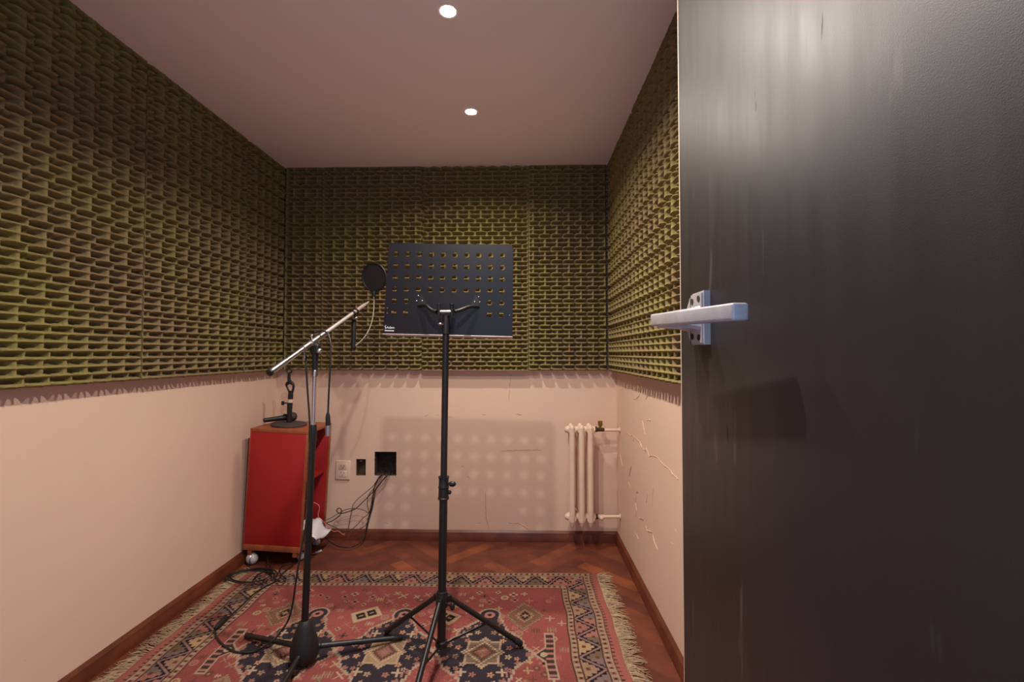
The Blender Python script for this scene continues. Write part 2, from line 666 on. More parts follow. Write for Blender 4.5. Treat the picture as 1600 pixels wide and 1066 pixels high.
# cracks and lifting paint on the walls
def flakes(name, lines, conv, parent, nrm, m, rad=0.0022):
    mb = MB()
    rr = random.Random(5)
    nrm = Vector(nrm)
    for ln in lines:
        P = [conv(*p) for p in ln]
        Q = []
        for i in range(len(P) - 1):
            L = (P[i + 1] - P[i]).length
            n = max(2, int(L / 0.008))
            for k in range(n):
                t = k / n
                q = P[i].lerp(P[i + 1], t)
                q = q + Vector((rr.uniform(-1, 1) * (1 - abs(nrm.x)), rr.uniform(-1, 1) * (1 - abs(nrm.y)), rr.uniform(-1, 1))) * 0.0022
                Q.append(q + nrm * 0.0006)
        Q.append(P[-1])
        rads = [rad * rr.uniform(0.35, 1.2) for _ in Q]
        rads[0] = rads[-1] = 0.0004
        mb.tube(Q, rads, seg=5)
    return mb.build(name, m, parent=parent)


def zr(x, y):  # crop 960..1070 x 590..860, 3.947 px per px
    return (960 + x / 3.947, 590 + y / 3.947)


RL = [
    [(70, 345), (85, 342), (100, 360), (110, 352), (125, 368), (160, 400), (170, 430), (188, 448)],
    [(193, 428), (205, 455), (215, 485), (232, 482)],
    [(232, 482), (262, 490), (300, 535), (340, 565), (365, 600), (400, 632)],
    [(172, 262), (180, 300), (190, 352)], [(195, 263), (225, 265)], [(120, 132), (140, 130), (158, 103)], [(190, 140), (212, 100)],
    [(135, 730), (130, 775), (136, 820), (133, 860)], [(150, 862), (182, 880)], [(122, 955), (140, 975), (150, 1000)],
    [(195, 920), (205, 945), (235, 955)], [(235, 965), (250, 1020), (270, 1066)], [(85, 640), (100, 680)], [(172, 600), (170, 690)],
    [(240, 680), (236, 740), (233, 830)], [(205, 715), (198, 775)], [(35, 470), (50, 545)], [(375, 930), (385, 960)], [(350, 1020), (362, 1030)],
]
flakes('peeling_paint', [[zr(*p) for p in l] for l in RL], lambda x, y: on_x(x, y, XR), wall_right, (-1, 0, 0), M['crack'], 0.0019)
RD = [[(118, 380), (119, 400)], [(195, 455), (185, 445)], [(135, 712), (145, 708)], [(105, 545), (92, 610)], [(155, 865), (178, 880)], [(20, 300), (24, 310)]]
flakes('paint_crack', [[zr(*p) for p in l] for l in RD], lambda x, y: on_x(x, y, XR), wall_right, (-1, 0, 0), M['crack_dark'], 0.0016)


def zb(x, y):  # crop 540..900 x 560..860, 3.553 px per px
    return (540 + x / 3.553, 560 + y / 3.553)


BL = [[(910, 915), (960, 912), (990, 930), (1015, 950)]]
BD = [[(918, 90), (910, 170), (907, 240)], [(775, 740), (780, 890), (795, 945)], [(860, 515), (940, 512), (1090, 510)],
      [(440, 325), (460, 312)], [(505, 312), (520, 318)], [(755, 312), (780, 313)], [(950, 312), (980, 314)], [(570, 325), (600, 330)],
      [(220, 912), (240, 918)], [(735, 912), (750, 915)], [(905, 912), (925, 915)], [(995, 912), (1010, 915)], [(675, 655), (690, 668)], [(645, 600), (655, 602)]]
flakes('peeling_paint', [[zb(*p) for p in l] for l in BL], lambda x, y: at(x, y, YB), wall_back, (0, -1, 0), M['crack'], 0.0024)
flakes('paint_crack', [[zb(*p) for p in l] for l in BD], lambda x, y: at(x, y, YB), wall_back, (0, -1, 0), M['crack_dark'], 0.0008)

# ------------------------------------------------------------------ acoustic foam
PU, PV, NH = 0.0689, 0.0757, ZC - FOAM_Z0
BASE_T, AMP = 0.006, 0.050


def foam_height(u, v):
    a = np.mod(u / PU, 1.0)            # connector of the two aligned rows at 0, of the offset row at .5
    q = np.mod((v - 0.007) / PV, 1.0) * 3
    row = np.floor(q).astype(int)
    t = q - row                         # 0..1 across the row
    tl, tu = t, 1 - t
    s0 = np.minimum(a, 1 - a) * 2       # distance from connector 0, 0..1
    s5 = 1 - s0                         # distance from the half-way line
    dome = 1 - 0.62 * np.exp(-(s5 / 0.17) ** 2)
    full = 0.96 + 0 * a
    # ridge beneath and above each row: row 0 dome/dome, row 1 dome/full, row 2 full/dome
    low = np.where(row == 2, full, dome)
    upp = np.where(row == 1, full, dome)

    def cusp(d):
        d = np.sqrt(d * d + 0.11 ** 2) - 0.11
        return np.clip(1 - d * 1.42, 0, 1) ** 1.8
    h = np.maximum(low * cusp(tl), upp * cusp(tu))
    cA = 0.99 * np.clip(1 - (np.sqrt(s0 * s0 + 0.09 ** 2) - 0.09) * 1.75, 0, 1) ** 1.6
    cB = 0.66 * np.clip(1 - (np.sqrt(s5 * s5 + 0.09 ** 2) - 0.09) * 1.75, 0, 1) ** 1.6
    c = np.where(row == 0, cB, cA)
    k = 0.06
    h = np.maximum(h, c) + k * np.exp(-np.abs(h - c) / k) * 0.35
    return h


_foam = {}


def foam_mesh(w, u0):
    key = (round(w, 4), round(u0, 4))
    if key in _foam:
        return _foam[key]
    nu = max(4, int(round(w / PU * 14)))
    nv = int(round(NH / PV * 24))
    U, V = np.meshgrid(np.linspace(0, w, nu + 1), np.linspace(0, NH, nv + 1))
    lowf = np.interp(U, np.linspace(0, w, 7), rng.uniform(-1, 1, 7)) * 0.003
    H = BASE_T + AMP * np.maximum(foam_height(U + u0, V), 0.93 * np.clip(1 - np.maximum(U - 0.004, 0) / 0.016, 0, 1) ** 1.6) + lowf * 0.5 + rng.normal(0, 0.0006, U.shape)
    # panel edges are cut slightly soft
    edge = np.minimum(np.minimum(U, w - U), 0.012) / 0.012
    H = H * (0.82 + 0.18 * edge)
    n = (nu + 1) * (nv + 1)
    co = np.stack([U.ravel(), V.ravel(), H.ravel()], 1)
    idx = np.arange(n).reshape(nv + 1, nu + 1)
    F = np.stack([idx[:-1, :-1].ravel(), idx[:-1, 1:].ravel(), idx[1:, 1:].ravel(), idx[1:, :-1].ravel()], 1)
    ring = np.concatenate([idx[0, :-1], idx[:-1, -1], idx[-1, :0:-1], idx[:0:-1, 0]])
    low = co[ring].copy(); low[:, 2] = 0
    ri = np.arange(len(ring)) + n
    nx = np.roll(np.arange(len(ring)), -1)
    FS = np.stack([ring, ri, ri[nx], ring[nx]], 1)
    co = np.concatenate([co, low]); F = np.concatenate([F, FS])
    me = bpy.data.meshes.new('acoustic_foam_panel')
    me.vertices.add(len(co)); me.vertices.foreach_set('co', co.ravel())
    me.loops.add(F.size); me.loops.foreach_set('vertex_index', F.ravel().astype(np.int32))
    me.polygons.add(len(F))
    me.polygons.foreach_set('loop_start', np.arange(0, F.size, 4, dtype=np.int32))
    sm = np.ones(len(F), bool); sm[-len(FS):] = False
    me.polygons.foreach_set('use_smooth', sm)
    me.update(); me.validate()
    me.materials.append(M['foam'])
    _foam[key] = me
    return me


def foam(label, wall, start, w, u0=0.0, flip=False):
    me = foam_mesh(w, u0)
    o = bpy.data.objects.new('acoustic_foam_panel', me)
    COL.objects.link(o)
    if wall == 'L':
        B = Matrix(((0, 0, 1), (1, 0, 0), (0, 1, 0))); p = Vector((XL, start, FOAM_Z0))
    elif wall == 'R':
        B = Matrix(((0, 0, -1), (-1, 0, 0), (0, 1, 0))); p = Vector((XR, start, FOAM_Z0))
    else:
        B = Matrix(((1, 0, 0), (0, 0, -1), (0, 1, 0))); p = Vector((start, YB, FOAM_Z0))
    if flip:
        p = p + B @ Vector((w, NH, 0))
        B = B @ Matrix(((-1, 0, 0), (0, -1, 0), (0, 0, 1)))
    o.matrix_world = Matrix.Translation(p) @ B.to_4x4()
    tag(o, label, 'acoustic foam', 'olive acoustic foam panels')
    return o


W = 0.619
# the long wall beside the red cabinet, from the corner towards the doorway
foam('olive foam panel, narrow strip in corner above red cabinet, on the long unbroken wall', 'L', 2.278, YB - 2.278, 0)
foam('olive foam panel on long wall, second from corner above red cabinet', 'L', 1.6535, W, 0)
foam('olive foam panel on long wall, third from corner above red cabinet', 'L', 1.0315, W, 0.01)
foam('olive foam panel on long wall, fourth from corner above red cabinet', 'L', 0.4110, W, 0.03)
foam('olive foam strip on long wall beside the doorway', 'L', YF, 0.409 - YF, 0)
# the end wall behind the music stand
foam('olive foam strip on end wall, behind microphone boom in dark corner', 'B', XL + 0.0585, -1.184 - (XL + 0.0585), 0.02)
foam('olive foam panel on end wall behind the pop filter', 'B', -1.182, 0.590, 0.0)
foam('olive foam panel on end wall, behind the perforated music desk', 'B', -0.590, W - .002, 0.0, True)
foam('olive foam panel on end wall directly above the radiator', 'B', 0.030, XR - 0.0585 - 0.030, 0.042)
# the wall beside the black door
foam('olive foam panel beside the radiator corner, on wall near black door', 'R', YB, YB - 2.051, 0.01)
foam('olive foam panel on wall near black door, seen just past the door edge', 'R', 2.05, W, 0.0)
foam('olive foam panel hidden behind the black door, beyond its handle', 'R', 1.43, W, 0.02)
foam('olive foam panel hidden behind the black door, beside its hinges', 'R', 0.809, 0.809 - YF, 0.0)

# ------------------------------------------------------------------ door
DF = 0.302       # x of the visible face
DY0, DY1 = 0.075, 0.885
mb = MB(); mb.box((DF, DY0, 0.014), (DF + 0.042, DY1 - 0.004, 2.05), bev=0.002)
door = struct(mb, 'door_1', M['door'])
mb = MB(); mb.box((DF + 0.0005, DY1 - 0.004, 0.014), (DF + 0.0415, DY1, 2.05), bev=0.0008)
mb.build('edge_strip', M['edge'], parent=door)['label'] = 'thin cream edging strip'

mb = MB()
t = 0.013
out = [(0.742, 1.192), (0.790, 1.192), (0.800, 1.186), (0.818, 1.165), (0.822, 1.150), (0.818, 1.132), (0.800, 1.110), (0.790, 1.104), (0.742, 1.104)]
bm = bmesh.new()
vs = [bm.verts.new((DF - t, y, z)) for y, z in out]
f = bm.faces.new(vs)
r = bmesh.ops.extrude_face_region(bm, geom=[f])
for v in [e for e in r['geom'] if isinstance(e, bmesh.types.BMVert)]:
    v.co.x = DF + 0.0005
bmesh.ops.bevel(bm, geom=[e for e in bm.edges if e.calc_length() > 0.02 and max(v.co.x for v in e.verts) < DF - 0.005], offset=0.003, segments=3, affect='EDGES')
bm.verts.index_update()
mb.add([v.co.copy() for v in bm.verts], [[v.index for v in f.verts] for f in bm.faces])
bm.free()
handle = mb.build('door_handle', M['handle'], parent=door, angle=30)
handle['label'] = 'chunky silver-grey lever handle'
mb = MB()
for y, z in ((0.757, 1.180), (0.785, 1.178), (0.757, 1.116), (0.785, 1.118)):
    mb = MB(); mb.lathe([(0.0052, 0), (0.0052, 0.0014), (0.0038, 0.0016), (0.001, 0.0006)], origin=(DF - t + 0.0002, y, z), axis=(-1, 0, 0), seg=16)
    mb.build('screw', M['slot'], parent=handle)
# neck: tapered block from the plate out to the lever
mb = MB()
prev = None
secs = [(DF - t + 0.001, 0.747, 0.816, 1.128, 1.168), (DF - 0.030, 0.757, 0.812, 1.132, 1.164), (DF - 0.055, 0.760, 0.808, 1.133, 1.160), (DF - 0.072, 0.762, 0.804, 1.135, 1.157)]
vs, fs = [], []
for x, y0, y1, z0, z1 in secs:
    c = 0.005
    vs += [(x, y0 + c, z0), (x, y1 - c, z0), (x, y1, z0 + c), (x, y1, z1 - c), (x, y1 - c, z1), (x, y0 + c, z1), (x, y0, z1 - c), (x, y0, z0 + c)]
for i in range(len(secs) - 1):
    for k in range(8):
        fs.append([i * 8 + k, i * 8 + (k + 1) % 8, (i + 1) * 8 + (k + 1) % 8, (i + 1) * 8 + k])
fs += [list(range(8))[::-1], list(range(24, 32))]
mb.add(vs, fs)
mb.build('neck', M['handle'], parent=handle, angle=35)
mb = MB()
pa, pb = Vector((0.2285, 0.790, 1.1465)), Vector((0.2530, 0.535, 1.1385))
d = (pb - pa); L = d.length; d.normalize()
up = Vector((0, 0, 1)); sd = d.cross(up).normalized(); up2 = sd.cross(d)
MM = Matrix((( d.x, sd.x, up2.x, pa.x), (d.y, sd.y, up2.y, pa.y), (d.z, sd.z, up2.z, pa.z), (0, 0, 0, 1)))
mb.box((0, -0.0105, -0.0105), (L, 0.0105, 0.0105), bev=0.0035, M=MM, seg=3)
mb.build('lever', M['handle'], parent=handle, angle=35)

# ------------------------------------------------------------------ ceiling lights
EM = bpy.data.materials.new('lamp_lens')
EM.use_nodes = True
b = EM.node_tree.nodes['Principled BSDF']
b.inputs['Emission Color'].default_value = (1, 0.93, 0.86, 1)
b.inputs['Emission Strength'].default_value = 30.0

LA, LB_ = on_floor(700, 18, ZC - .004), on_floor(736, 175, ZC - .004)
LIGHTS = [(LA.x, LA.y, 'recessed ceiling spotlight, the larger one shown at the top edge', 1.0),
          (LB_.x, LB_.y, 'small recessed ceiling spotlight closest to the foam end wall', 0.9),
          (-0.225, 0.845, 'recessed ceiling spotlight just inside the doorway, out of frame', 1.5)]
for x, y, lab, e in LIGHTS:
    tl = thing('ceiling_light', lab, 'ceiling light', (x, y, ZC), group='recessed ceiling spotlights')
    mb = MB(); mb.lathe([(0.030, -0.0005), (0.040, -0.0005), (0.041, -0.0015), (0.040, -0.003), (0.032, -0.0045), (0.030, -0.004)], origin=(x, y, ZC), seg=40)
    mb.build('trim_ring', M['ceiling'], parent=tl)
    mb = MB(); mb.lathe([(0.0300, -0.0005), (0.0300, -0.003), (0.022, -0.0045), (0.0, -0.005)], origin=(x, y, ZC), seg=32)
    mb.build('lens', EM, parent=tl)
    ld = bpy.data.lights.new('spot_beam', 'AREA')
    ld.shape = 'DISK'; ld.size = 0.036
    ld.energy = 9.4 * e
    ld.color = (1.0, 0.90, 0.79)
    ld.spread = R(148)
    lo = bpy.data.objects.new('spot_beam', ld)
    lo.location = (x, y, ZC - 0.007)
    COL.objects.link(lo)

# daylight of the next room comes through the doorway behind the camera
wd = bpy.data.worlds.new('daylight')
S.world = wd
wd.use_nodes = True
bg = wd.node_tree.nodes['Background']
bg.inputs['Color'].default_value = (0.46, 0.63, 1.0, 1)
bg.inputs['Strength'].default_value = 1.35
pl = bpy.data.lights.new('doorway_portal', 'AREA')
pl.shape = 'RECTANGLE'; pl.size = DX1 - DX0; pl.size_y = DZ
pl.cycles.is_portal = True
po = bpy.data.objects.new('doorway_portal', pl)
po.location = ((DX0 + DX1) / 2, YF - 0.10, DZ / 2)
po.rotation_euler = (R(90), 0, 0)
COL.objects.link(po)
po.rotation_euler = (R(90), 0, R(180))

# ------------------------------------------------------------------ rug
RX0, RX1, RY0, RY1 = -1.355, 0.357, 1.080, 2.275
RTH = 0.008


def paint_rug(X, Y):
    n = X.shape
    r = np.random.default_rng(11)

    def c(*a):
        return np.array(lin(*a)[:3])
    cream, tan, pink, dark, navy = c(182, 152, 124), c(158, 124, 96), c(170, 108, 94), c(52, 38, 38), c(56, 48, 56)
    yellow, olive, grey, field, brown = c(178, 144, 102), c(122, 98, 76), c(128, 106, 100), c(152, 74, 68), c(106, 68, 54)
    C = np.zeros(n + (3,)) + field
    low = np.sin(Y * 31 + np.sin(X * 5)) * 0.05 + np.sin(Y * 11 + 1) * 0.07 + np.sin(X * 6 + Y * 3) * 0.04
    C *= (1 + low)[..., None]

    def put(mask, col):
        C[mask] = col

    fx0, fx1, fy0, fy1 = RX0 + .18, RX1 - .18, RY0 + .165, RY1 - .165
    infield = (X > fx0) & (X < fx1) & (Y > fy0) & (Y < fy1)
    # scattered little motifs
    occ = []
    meds = [(-0.86, 1.665), (-0.50, 1.665), (-0.145, 1.675)]
    dia = [(0.0, 1.905, olive), (-1.0, 1.905, olive), (0.0, 1.44, tan), (-1.0, 1.44, tan), (-0.335, 1.42, tan), (-0.68, 1.42, olive)]
    loz = [(-0.655, 1.895, 0.55), (-0.325, 1.895, -0.5), (-0.335, 1.42, 0.5), (-0.68, 1.42, -0.5)]

    def blob_ok(x, y):
        for mx, my in meds:
            if abs(x - mx) / .19 + abs(y - my) / .30 < 1: return False
        for d in dia:
            if abs(x - d[0]) + abs(y - d[1]) < .10: return False
        for l in loz:
            if abs(x - l[0]) + abs(y - l[1]) < .10: return False
        for ox, oy in occ:
            if abs(x - ox) + abs(y - oy) < .040: return False
        return True
    for k in range(900):
        x, y = r.uniform(fx0 + .02, fx1 - .02), r.uniform(fy0 + .02, fy1 - .02)
        if not blob_ok(x, y): continue
        occ.append((x, y))
        col = [cream, tan, pink, pink, tan, brown, yellow][r.integers(0, 7)]
        kind = r.integers(0, 5)
        dx, dy = X - x, Y - y
        s = r.uniform(0.011, 0.019)
        near = (abs(dx) < s) & (abs(dy) < s)
        if kind == 0:
            put(near & (abs(abs(dx) - abs(dy)) < 0.0035), col)
        elif kind == 1:
            put(near & (np.hypot(dx, dy) < s) & (np.cos(np.arctan2(dy, dx) * 4) > -0.2), col)
            put(np.hypot(dx, dy) < s * 0.35, dark)
        elif kind == 2:
            put(near & (abs(np.mod(dx, .010) - .005) < .0022) & (abs(dy) < s * .8), col)
            put(near & (abs(dy) < .002), col)
        elif kind == 3:
            put(near & (np.hypot(dx, dy) < s) & (np.hypot(dx, dy) > s * .55), col)
            put(np.hypot(dx, dy) < s * .3, tan)
        else:
            put(near & ((abs(dx) < .003) | (abs(dy) < .003)), col)
    q = 0.0085

    def qz(a):
        return np.round(a / q) * q
    for i, (mx, my) in enumerate(meds):
        dx, dy = X - mx, Y - my
        ex, ey = qz(dx), qz(dy)
        rr = np.abs(ex) / 0.178 + np.abs(ey) / 0.255 + 0.05 * np.sin(np.arctan2(ey, ex) * 8)
        top = np.minimum(np.hypot(dx, dy - .235), np.hypot(dx, dy + .235))
        put((rr < 1.07) & infield, cream * 0.85)
        put((top < .047) & infield, cream * 0.85)
        put((rr < 1.0) & infield, navy)
        put(top < .039, navy)
        put((top < .022), pink * 1.05)
        put((top < .009), dark)
        # stepped pink frame notches
        put((rr > .90) & (rr < 1.0) & (np.mod(np.arctan2(dy, dx) * 9 / math.pi, 1) > .62), pink * .8)
        # small rosettes in the dark ground
        for k in range(12):
            an = k * math.pi / 6 + .26
            for rad, sz in ((.63, .0125), (.84, .010)):
                cxx = math.cos(an); cyy = math.sin(an)
                sc = rad / (abs(cxx) / .178 + abs(cyy) / .255)
                px, py = cxx * sc, cyy * sc
                d = np.hypot(dx - px, dy - py)
                col = [pink, c(200, 140, 104), tan, cream][(k + i + int(rad * 10)) % 4]
                put((d < sz * (0.8 + .3 * np.cos(np.arctan2(dy - py, dx - px) * 5))), col)
                put(d < .0035, brown)
        # hooked crosses
        for sx in (-1, 1):
            for sy in (-1, 1):
                hx, hy = dx - sx * .070, dy - sy * .105
                put((np.abs(hx) < .020) & (np.abs(hy) < .0045) | (np.abs(hy) < .020) & (np.abs(hx) < .0045), cream)
                put((np.abs(hx - sx * .016) < .004) & (np.abs(hy - sy * .010) < .012), pink)
        # inner rosette
        ang = np.arctan2(ey, ex)
        ro = np.abs(ex) + np.abs(ey) * .92 + .008 * np.cos(ang * 4)
        rim = np.maximum(np.abs(ex), np.abs(ey)) * 1.38
        ri = np.minimum(ro, rim)
        put(ri < .088, cream * .9)
        put(ri < .078, [tan * .85, yellow * .8, olive][i % 3])
        put(np.abs(np.abs(ex) + np.abs(ey) - .057) < .0055, cream)
        put(np.abs(ex) + np.abs(ey) < .048, brown)
        put((np.abs(ex) + np.abs(ey) < .030), pink * .75)
        put((np.hypot(dx, dy) < .012) & (np.cos(np.arctan2(dy, dx) * 4) > -.3), tan)
    for x, y, col in dia:
        dx, dy = X - x, Y - y
        m = np.abs(qz(dx)) / .080 + np.abs(qz(dy)) / .100
        sp = (np.mod(np.floor(X / .007) + np.floor(Y / .007), 2) == 0)
        put((m < 1), col * .78)
        put((m < 1) & sp, c(140, 84, 62))
        put((np.abs(m - .92) < .08) & sp, tan)
        put(np.abs(m - .45) < .06, tan)
        put(m < .28, dark)
        put(m < .17, tan)
    for x, y, an in loz:
        dx, dy = X - x, Y - y
        a = dx * math.cos(an) + dy * math.sin(an); b_ = -dx * math.sin(an) + dy * math.cos(an)
        a, b_ = qz(a), qz(b_)
        put((np.abs(a) < .058) & (np.abs(b_) < .040), cream)
        put((np.abs(a) < .045) & (np.abs(b_) < .028), c(180, 150, 110))
        put((np.abs(np.abs(a) - .022) < .014) & (np.abs(b_) < .018), dark)
        put((np.abs(np.abs(a) - .022) < .006) & (np.abs(b_) < .008), tan)
    for x, sg in ((0.098, -1), (-1.098, 1)):
        for y in (1.665,):
            dx, dy = (X - x) * sg, Y - y
            bar = (np.abs(dx) < .020) & (np.abs(dy) < .125)
            tri = (dx > 0) & (np.abs(dy) + dx < .060)
            put(bar | tri, cream * .9)
            bar2 = (np.abs(dx) < .0135) & (np.abs(dy) < .118)
            tri2 = (dx > -.005) & (np.abs(dy) + dx < .050)
            put(bar2 | tri2, c(70, 54, 48))
            put(bar2 & (np.mod(dy, .028) < .010), pink)
            put((np.hypot(dx - .022, dy) < .013), cream)
    # borders
    te = np.minimum(X - RX0, RX1 - X) - .035
    ts = np.minimum(Y - RY0, RY1 - Y)
    side = ts < te
    t_ = np.minimum(te, ts)
    s = np.where(side, X, Y)
    put(t_ < 0.150, cream * .62)
    # guards
    for a, b_ in ((0.0, .036), (.118, .150)):
        g = (t_ >= a) & (t_ < b_)
        mid = np.abs(t_ - (a + b_) / 2)
        put(g, cream * .80)
        cell = np.mod(s, .026)
        put(g & (mid < .0095) & (cell > .008) & (cell < .021), c(150, 96, 76))
        put(g & (mid < .0045) & (cell > .011) & (cell < .018), dark)
        put(g & (mid > (b_ - a) / 2 - .004), c(84, 56, 46))
    # main border: zigzag with half rosettes
    g = (t_ >= .036) & (t_ < .118)
    tt = (t_ - .036) / .082
    P = .118
    ph = np.mod(s / P, 1.0)
    zig = np.abs(ph * 2 - 1)
    darkc = np.where(side[..., None], c(46, 30, 28), c(40, 36, 52))
    C[g] = darkc[g]
    rowi = np.floor(s / P).astype(int)
    above = tt > zig
    cc = np.where(above, 0.5, 0.0)                 # phase of the triangle's middle
    dph = np.abs(np.mod(ph - cc + .5, 1.0) - .5) * P
    base_d = np.where(above, (1 - tt), tt) * .082
    steps = np.round(base_d / .010) * .010
    fl = g & (dph < .047 * (1 - steps / .072) - .007 * np.mod(np.round(base_d / .010), 2)) & (base_d < .056)
    pal = np.stack([pink, yellow, grey, pink * .9, olive, tan])
    ci = np.mod(rowi * 2 + above.astype(int) * 3 + np.where(side, 1, 0), 6)
    C[fl] = pal[ci][fl]
    put(fl & (dph < .007) & (base_d > .012) & (base_d < .026), brown)
    zl = np.abs(tt - zig)
    put(g & (zl < .17), darkc[0, 0] * 0 + c(40, 30, 34))
    put(g & (zl < .085), c(150, 112, 104))
    # plain pink outer band at both ends
    put(te < 0, c(166, 92, 80))
    put((te < 0) & (np.mod(Y, .02) < .006) & (te > -.012), dark * 2)
    put((ts < .006), c(150, 84, 70))
    C *= (1 + r.normal(0, .09, n))[..., None]
    grey_ = C.mean(-1, keepdims=True)
    C = (C * 0.84 + grey_ * 0.16) * 0.80
    return np.clip(C, 0, 1)


def make_rug():
    st = 0.0028
    nx = int((RX1 - RX0) / st); ny = int((RY1 - RY0) / st)
    gx, gy = np.linspace(RX0, RX1, nx + 1), np.linspace(RY0, RY1, ny + 1)
    X, Y = np.meshgrid(gx, gy)
    Cc = paint_rug(X, Y)
    # soft waves of the pile and a wavy outline
    Z = RTH + 0.0012 * np.sin(X * 9 + Y * 4) * np.sin(Y * 7)
    wx = np.sin(Y * 14) * .003 + np.sin(Y * 33 + 1) * .002
    wy = np.sin(X * 8) * .003
    Xd, Yd = X + wx, Y + wy
    n = X.size
    co = np.stack([Xd.ravel(), Yd.ravel(), Z.ravel()], 1)
    idx = np.arange(n).reshape(ny + 1, nx + 1)
    F = np.stack([idx[:-1, :-1].ravel(), idx[:-1, 1:].ravel(), idx[1:, 1:].ravel(), idx[1:, :-1].ravel()], 1)
    ring = np.concatenate([idx[0, :-1], idx[:-1, -1], idx[-1, :0:-1], idx[:0:-1, 0]])
    low = co[ring].copy(); low[:, 2] = 0.0006
    ri = np.arange(len(ring)) + n
    nxt = np.roll(np.arange(len(ring)), -1)
    FS = np.stack([ring, ri, ri[nxt], ring[nxt]], 1)
    co = np.concatenate([co, low]); F = np.concatenate([F, FS])
    colr = np.concatenate([Cc.reshape(-1, 3), Cc.reshape(-1, 3)[ring]])
    me = bpy.data.meshes.new('pile')
    me.vertices.add(len(co)); me.vertices.foreach_set('co', co.ravel())
    me.loops.add(F.size); me.loops.foreach_set('vertex_index', F.ravel().astype(np.int32))
    me.polygons.add(len(F)); me.polygons.foreach_set('loop_start', np.arange(0, F.size, 4, dtype=np.int32))
    me.update(); me.validate()
    a = me.color_attributes.new('Col', 'FLOAT_COLOR', 'POINT')
    a.data.foreach_set('color', np.concatenate([colr, np.ones((len(colr), 1))], 1).ravel().astype(np.float32))
    me.materials.append(M['rug'])
    root = thing('oriental_rug', 'red oriental rug with navy medallions and fringed ends under the stands', 'rug', ((RX0 + RX1) / 2, (RY0 + RY1) / 2, 0))
    o = bpy.data.objects.new('pile', me)
    COL.objects.link(o)
    o.parent = root
    o.matrix_parent_inverse = Matrix.Translation(root.location).inverted()
    # fringe: knotted tassels of thin threads
    rr = random.Random(4)
    for xe, sg, ln in ((RX1, 1, .072), (RX0, -1, .070)):
        mb = MB()
        y = RY0 + .004
        mb.box((min(xe - sg * .002, xe + sg * .008), RY0 + .004, .0008), (max(xe - sg * .002, xe + sg * .008), RY1 - .004, .0045))
        while y < RY1 - .003:
            lean = .018 * math.sin(y * 23) + .010 * math.sin(y * 61)
            for k in range(3):
                L = ln * rr.uniform(.70, 1.12)
                dy = lean + rr.uniform(-.022, .022)
                w = math.sin(y * 14) * .003
                p0 = Vector((xe + w - sg * .001, y, .005))
                p1 = Vector((xe + w + sg * L * .4, y + dy * .3, rr.uniform(.005, .010)))
                p2 = Vector((xe + w + sg * L * .75, y + dy * .8 + rr.uniform(-.005, .005), rr.uniform(.003, .008)))
                p3 = Vector((xe + w + sg * L, y + dy + rr.uniform(-.012, .012), rr.uniform(.0016, .005)))
                if sg < 0:
                    for p in (p1, p2, p3):
                        p.x = max(p.x, XL + .018)
                mb.tube([p0, p1, p2, p3], [.0014, .0015, .0012, .0006], seg=4, caps=False)
                y += .0019
            y += rr.uniform(.0010, .0042)
        mb.build('fringe', M['fringe'], parent=root)
    return root


make_rug()
ZR = RTH + 0.001     # top of the rug

# ------------------------------------------------------------------ music stand
base_c = at(689.5, 1012, 1.60)
top_c = at(697, 500, 1.625)
BX, BY = base_c.x, base_c.y
ms = thing('music_stand', 'black tripod music stand holding a perforated desk', 'music stand', (BX, BY, ZR))
ax = (top_c - base_c)
def on_pole(z):
    t = (z - base_c.z) / (top_c.z - base_c.z)
    return base_c + ax * t
z_join = at(693, 762, 1.61).z
z_leg = at(691, 935, 1.60).z
mb = MB(); mb.tube([on_pole(base_c.z), on_pole(z_join)], 0.0143, seg=24); mb.build('lower_tube', M['black'], parent=ms)
mb = MB(); mb.tube([on_pole(z_join - 0.02), on_pole(at(697, 520, 1.62).z)], 0.0117, seg=24); mb.build('upper_tube', M['black'], parent=ms)
axn = ax.normalized()
mb = MB()
zt = at(693, 745, 1.61).z; zb_ = at(693, 780, 1.61).z
h = zt - zb_
mb.lathe([(.0150, 0), (.0195, 0), (.0200, .004), (.0180, .006), (.0175, h * .48), (.0188, h * .5), (.0188, h * .56), (.0172, h * .6), (.0172, h - .006), (.0192, h - .005), (.0192, h), (.0125, h)], origin=on_pole(zb_), axis=axn, seg=28)
cl = mb.build('height_collar', M['black_plastic'], parent=ms)
mb = MB()
kp = at(706.5, 756, 1.605)
p0 = on_pole(kp.z)
mb.tube([p0 + Vector((.012, -.004, 0)), kp], .0045, seg=10)
mb.ball(kp + Vector((.001, -.004, 0)), .0135, scale=(1.0, .55, .72))
kp2 = at(702.5, 769.5, 1.605)
mb.tube([on_pole(kp2.z) + Vector((.012, -.004, 0)), kp2], .004, seg=10)
mb.ball(kp2, .0075, scale=(.9, .8, 1))
mb.build('clamp_knob', M['black_plastic'], parent=cl)
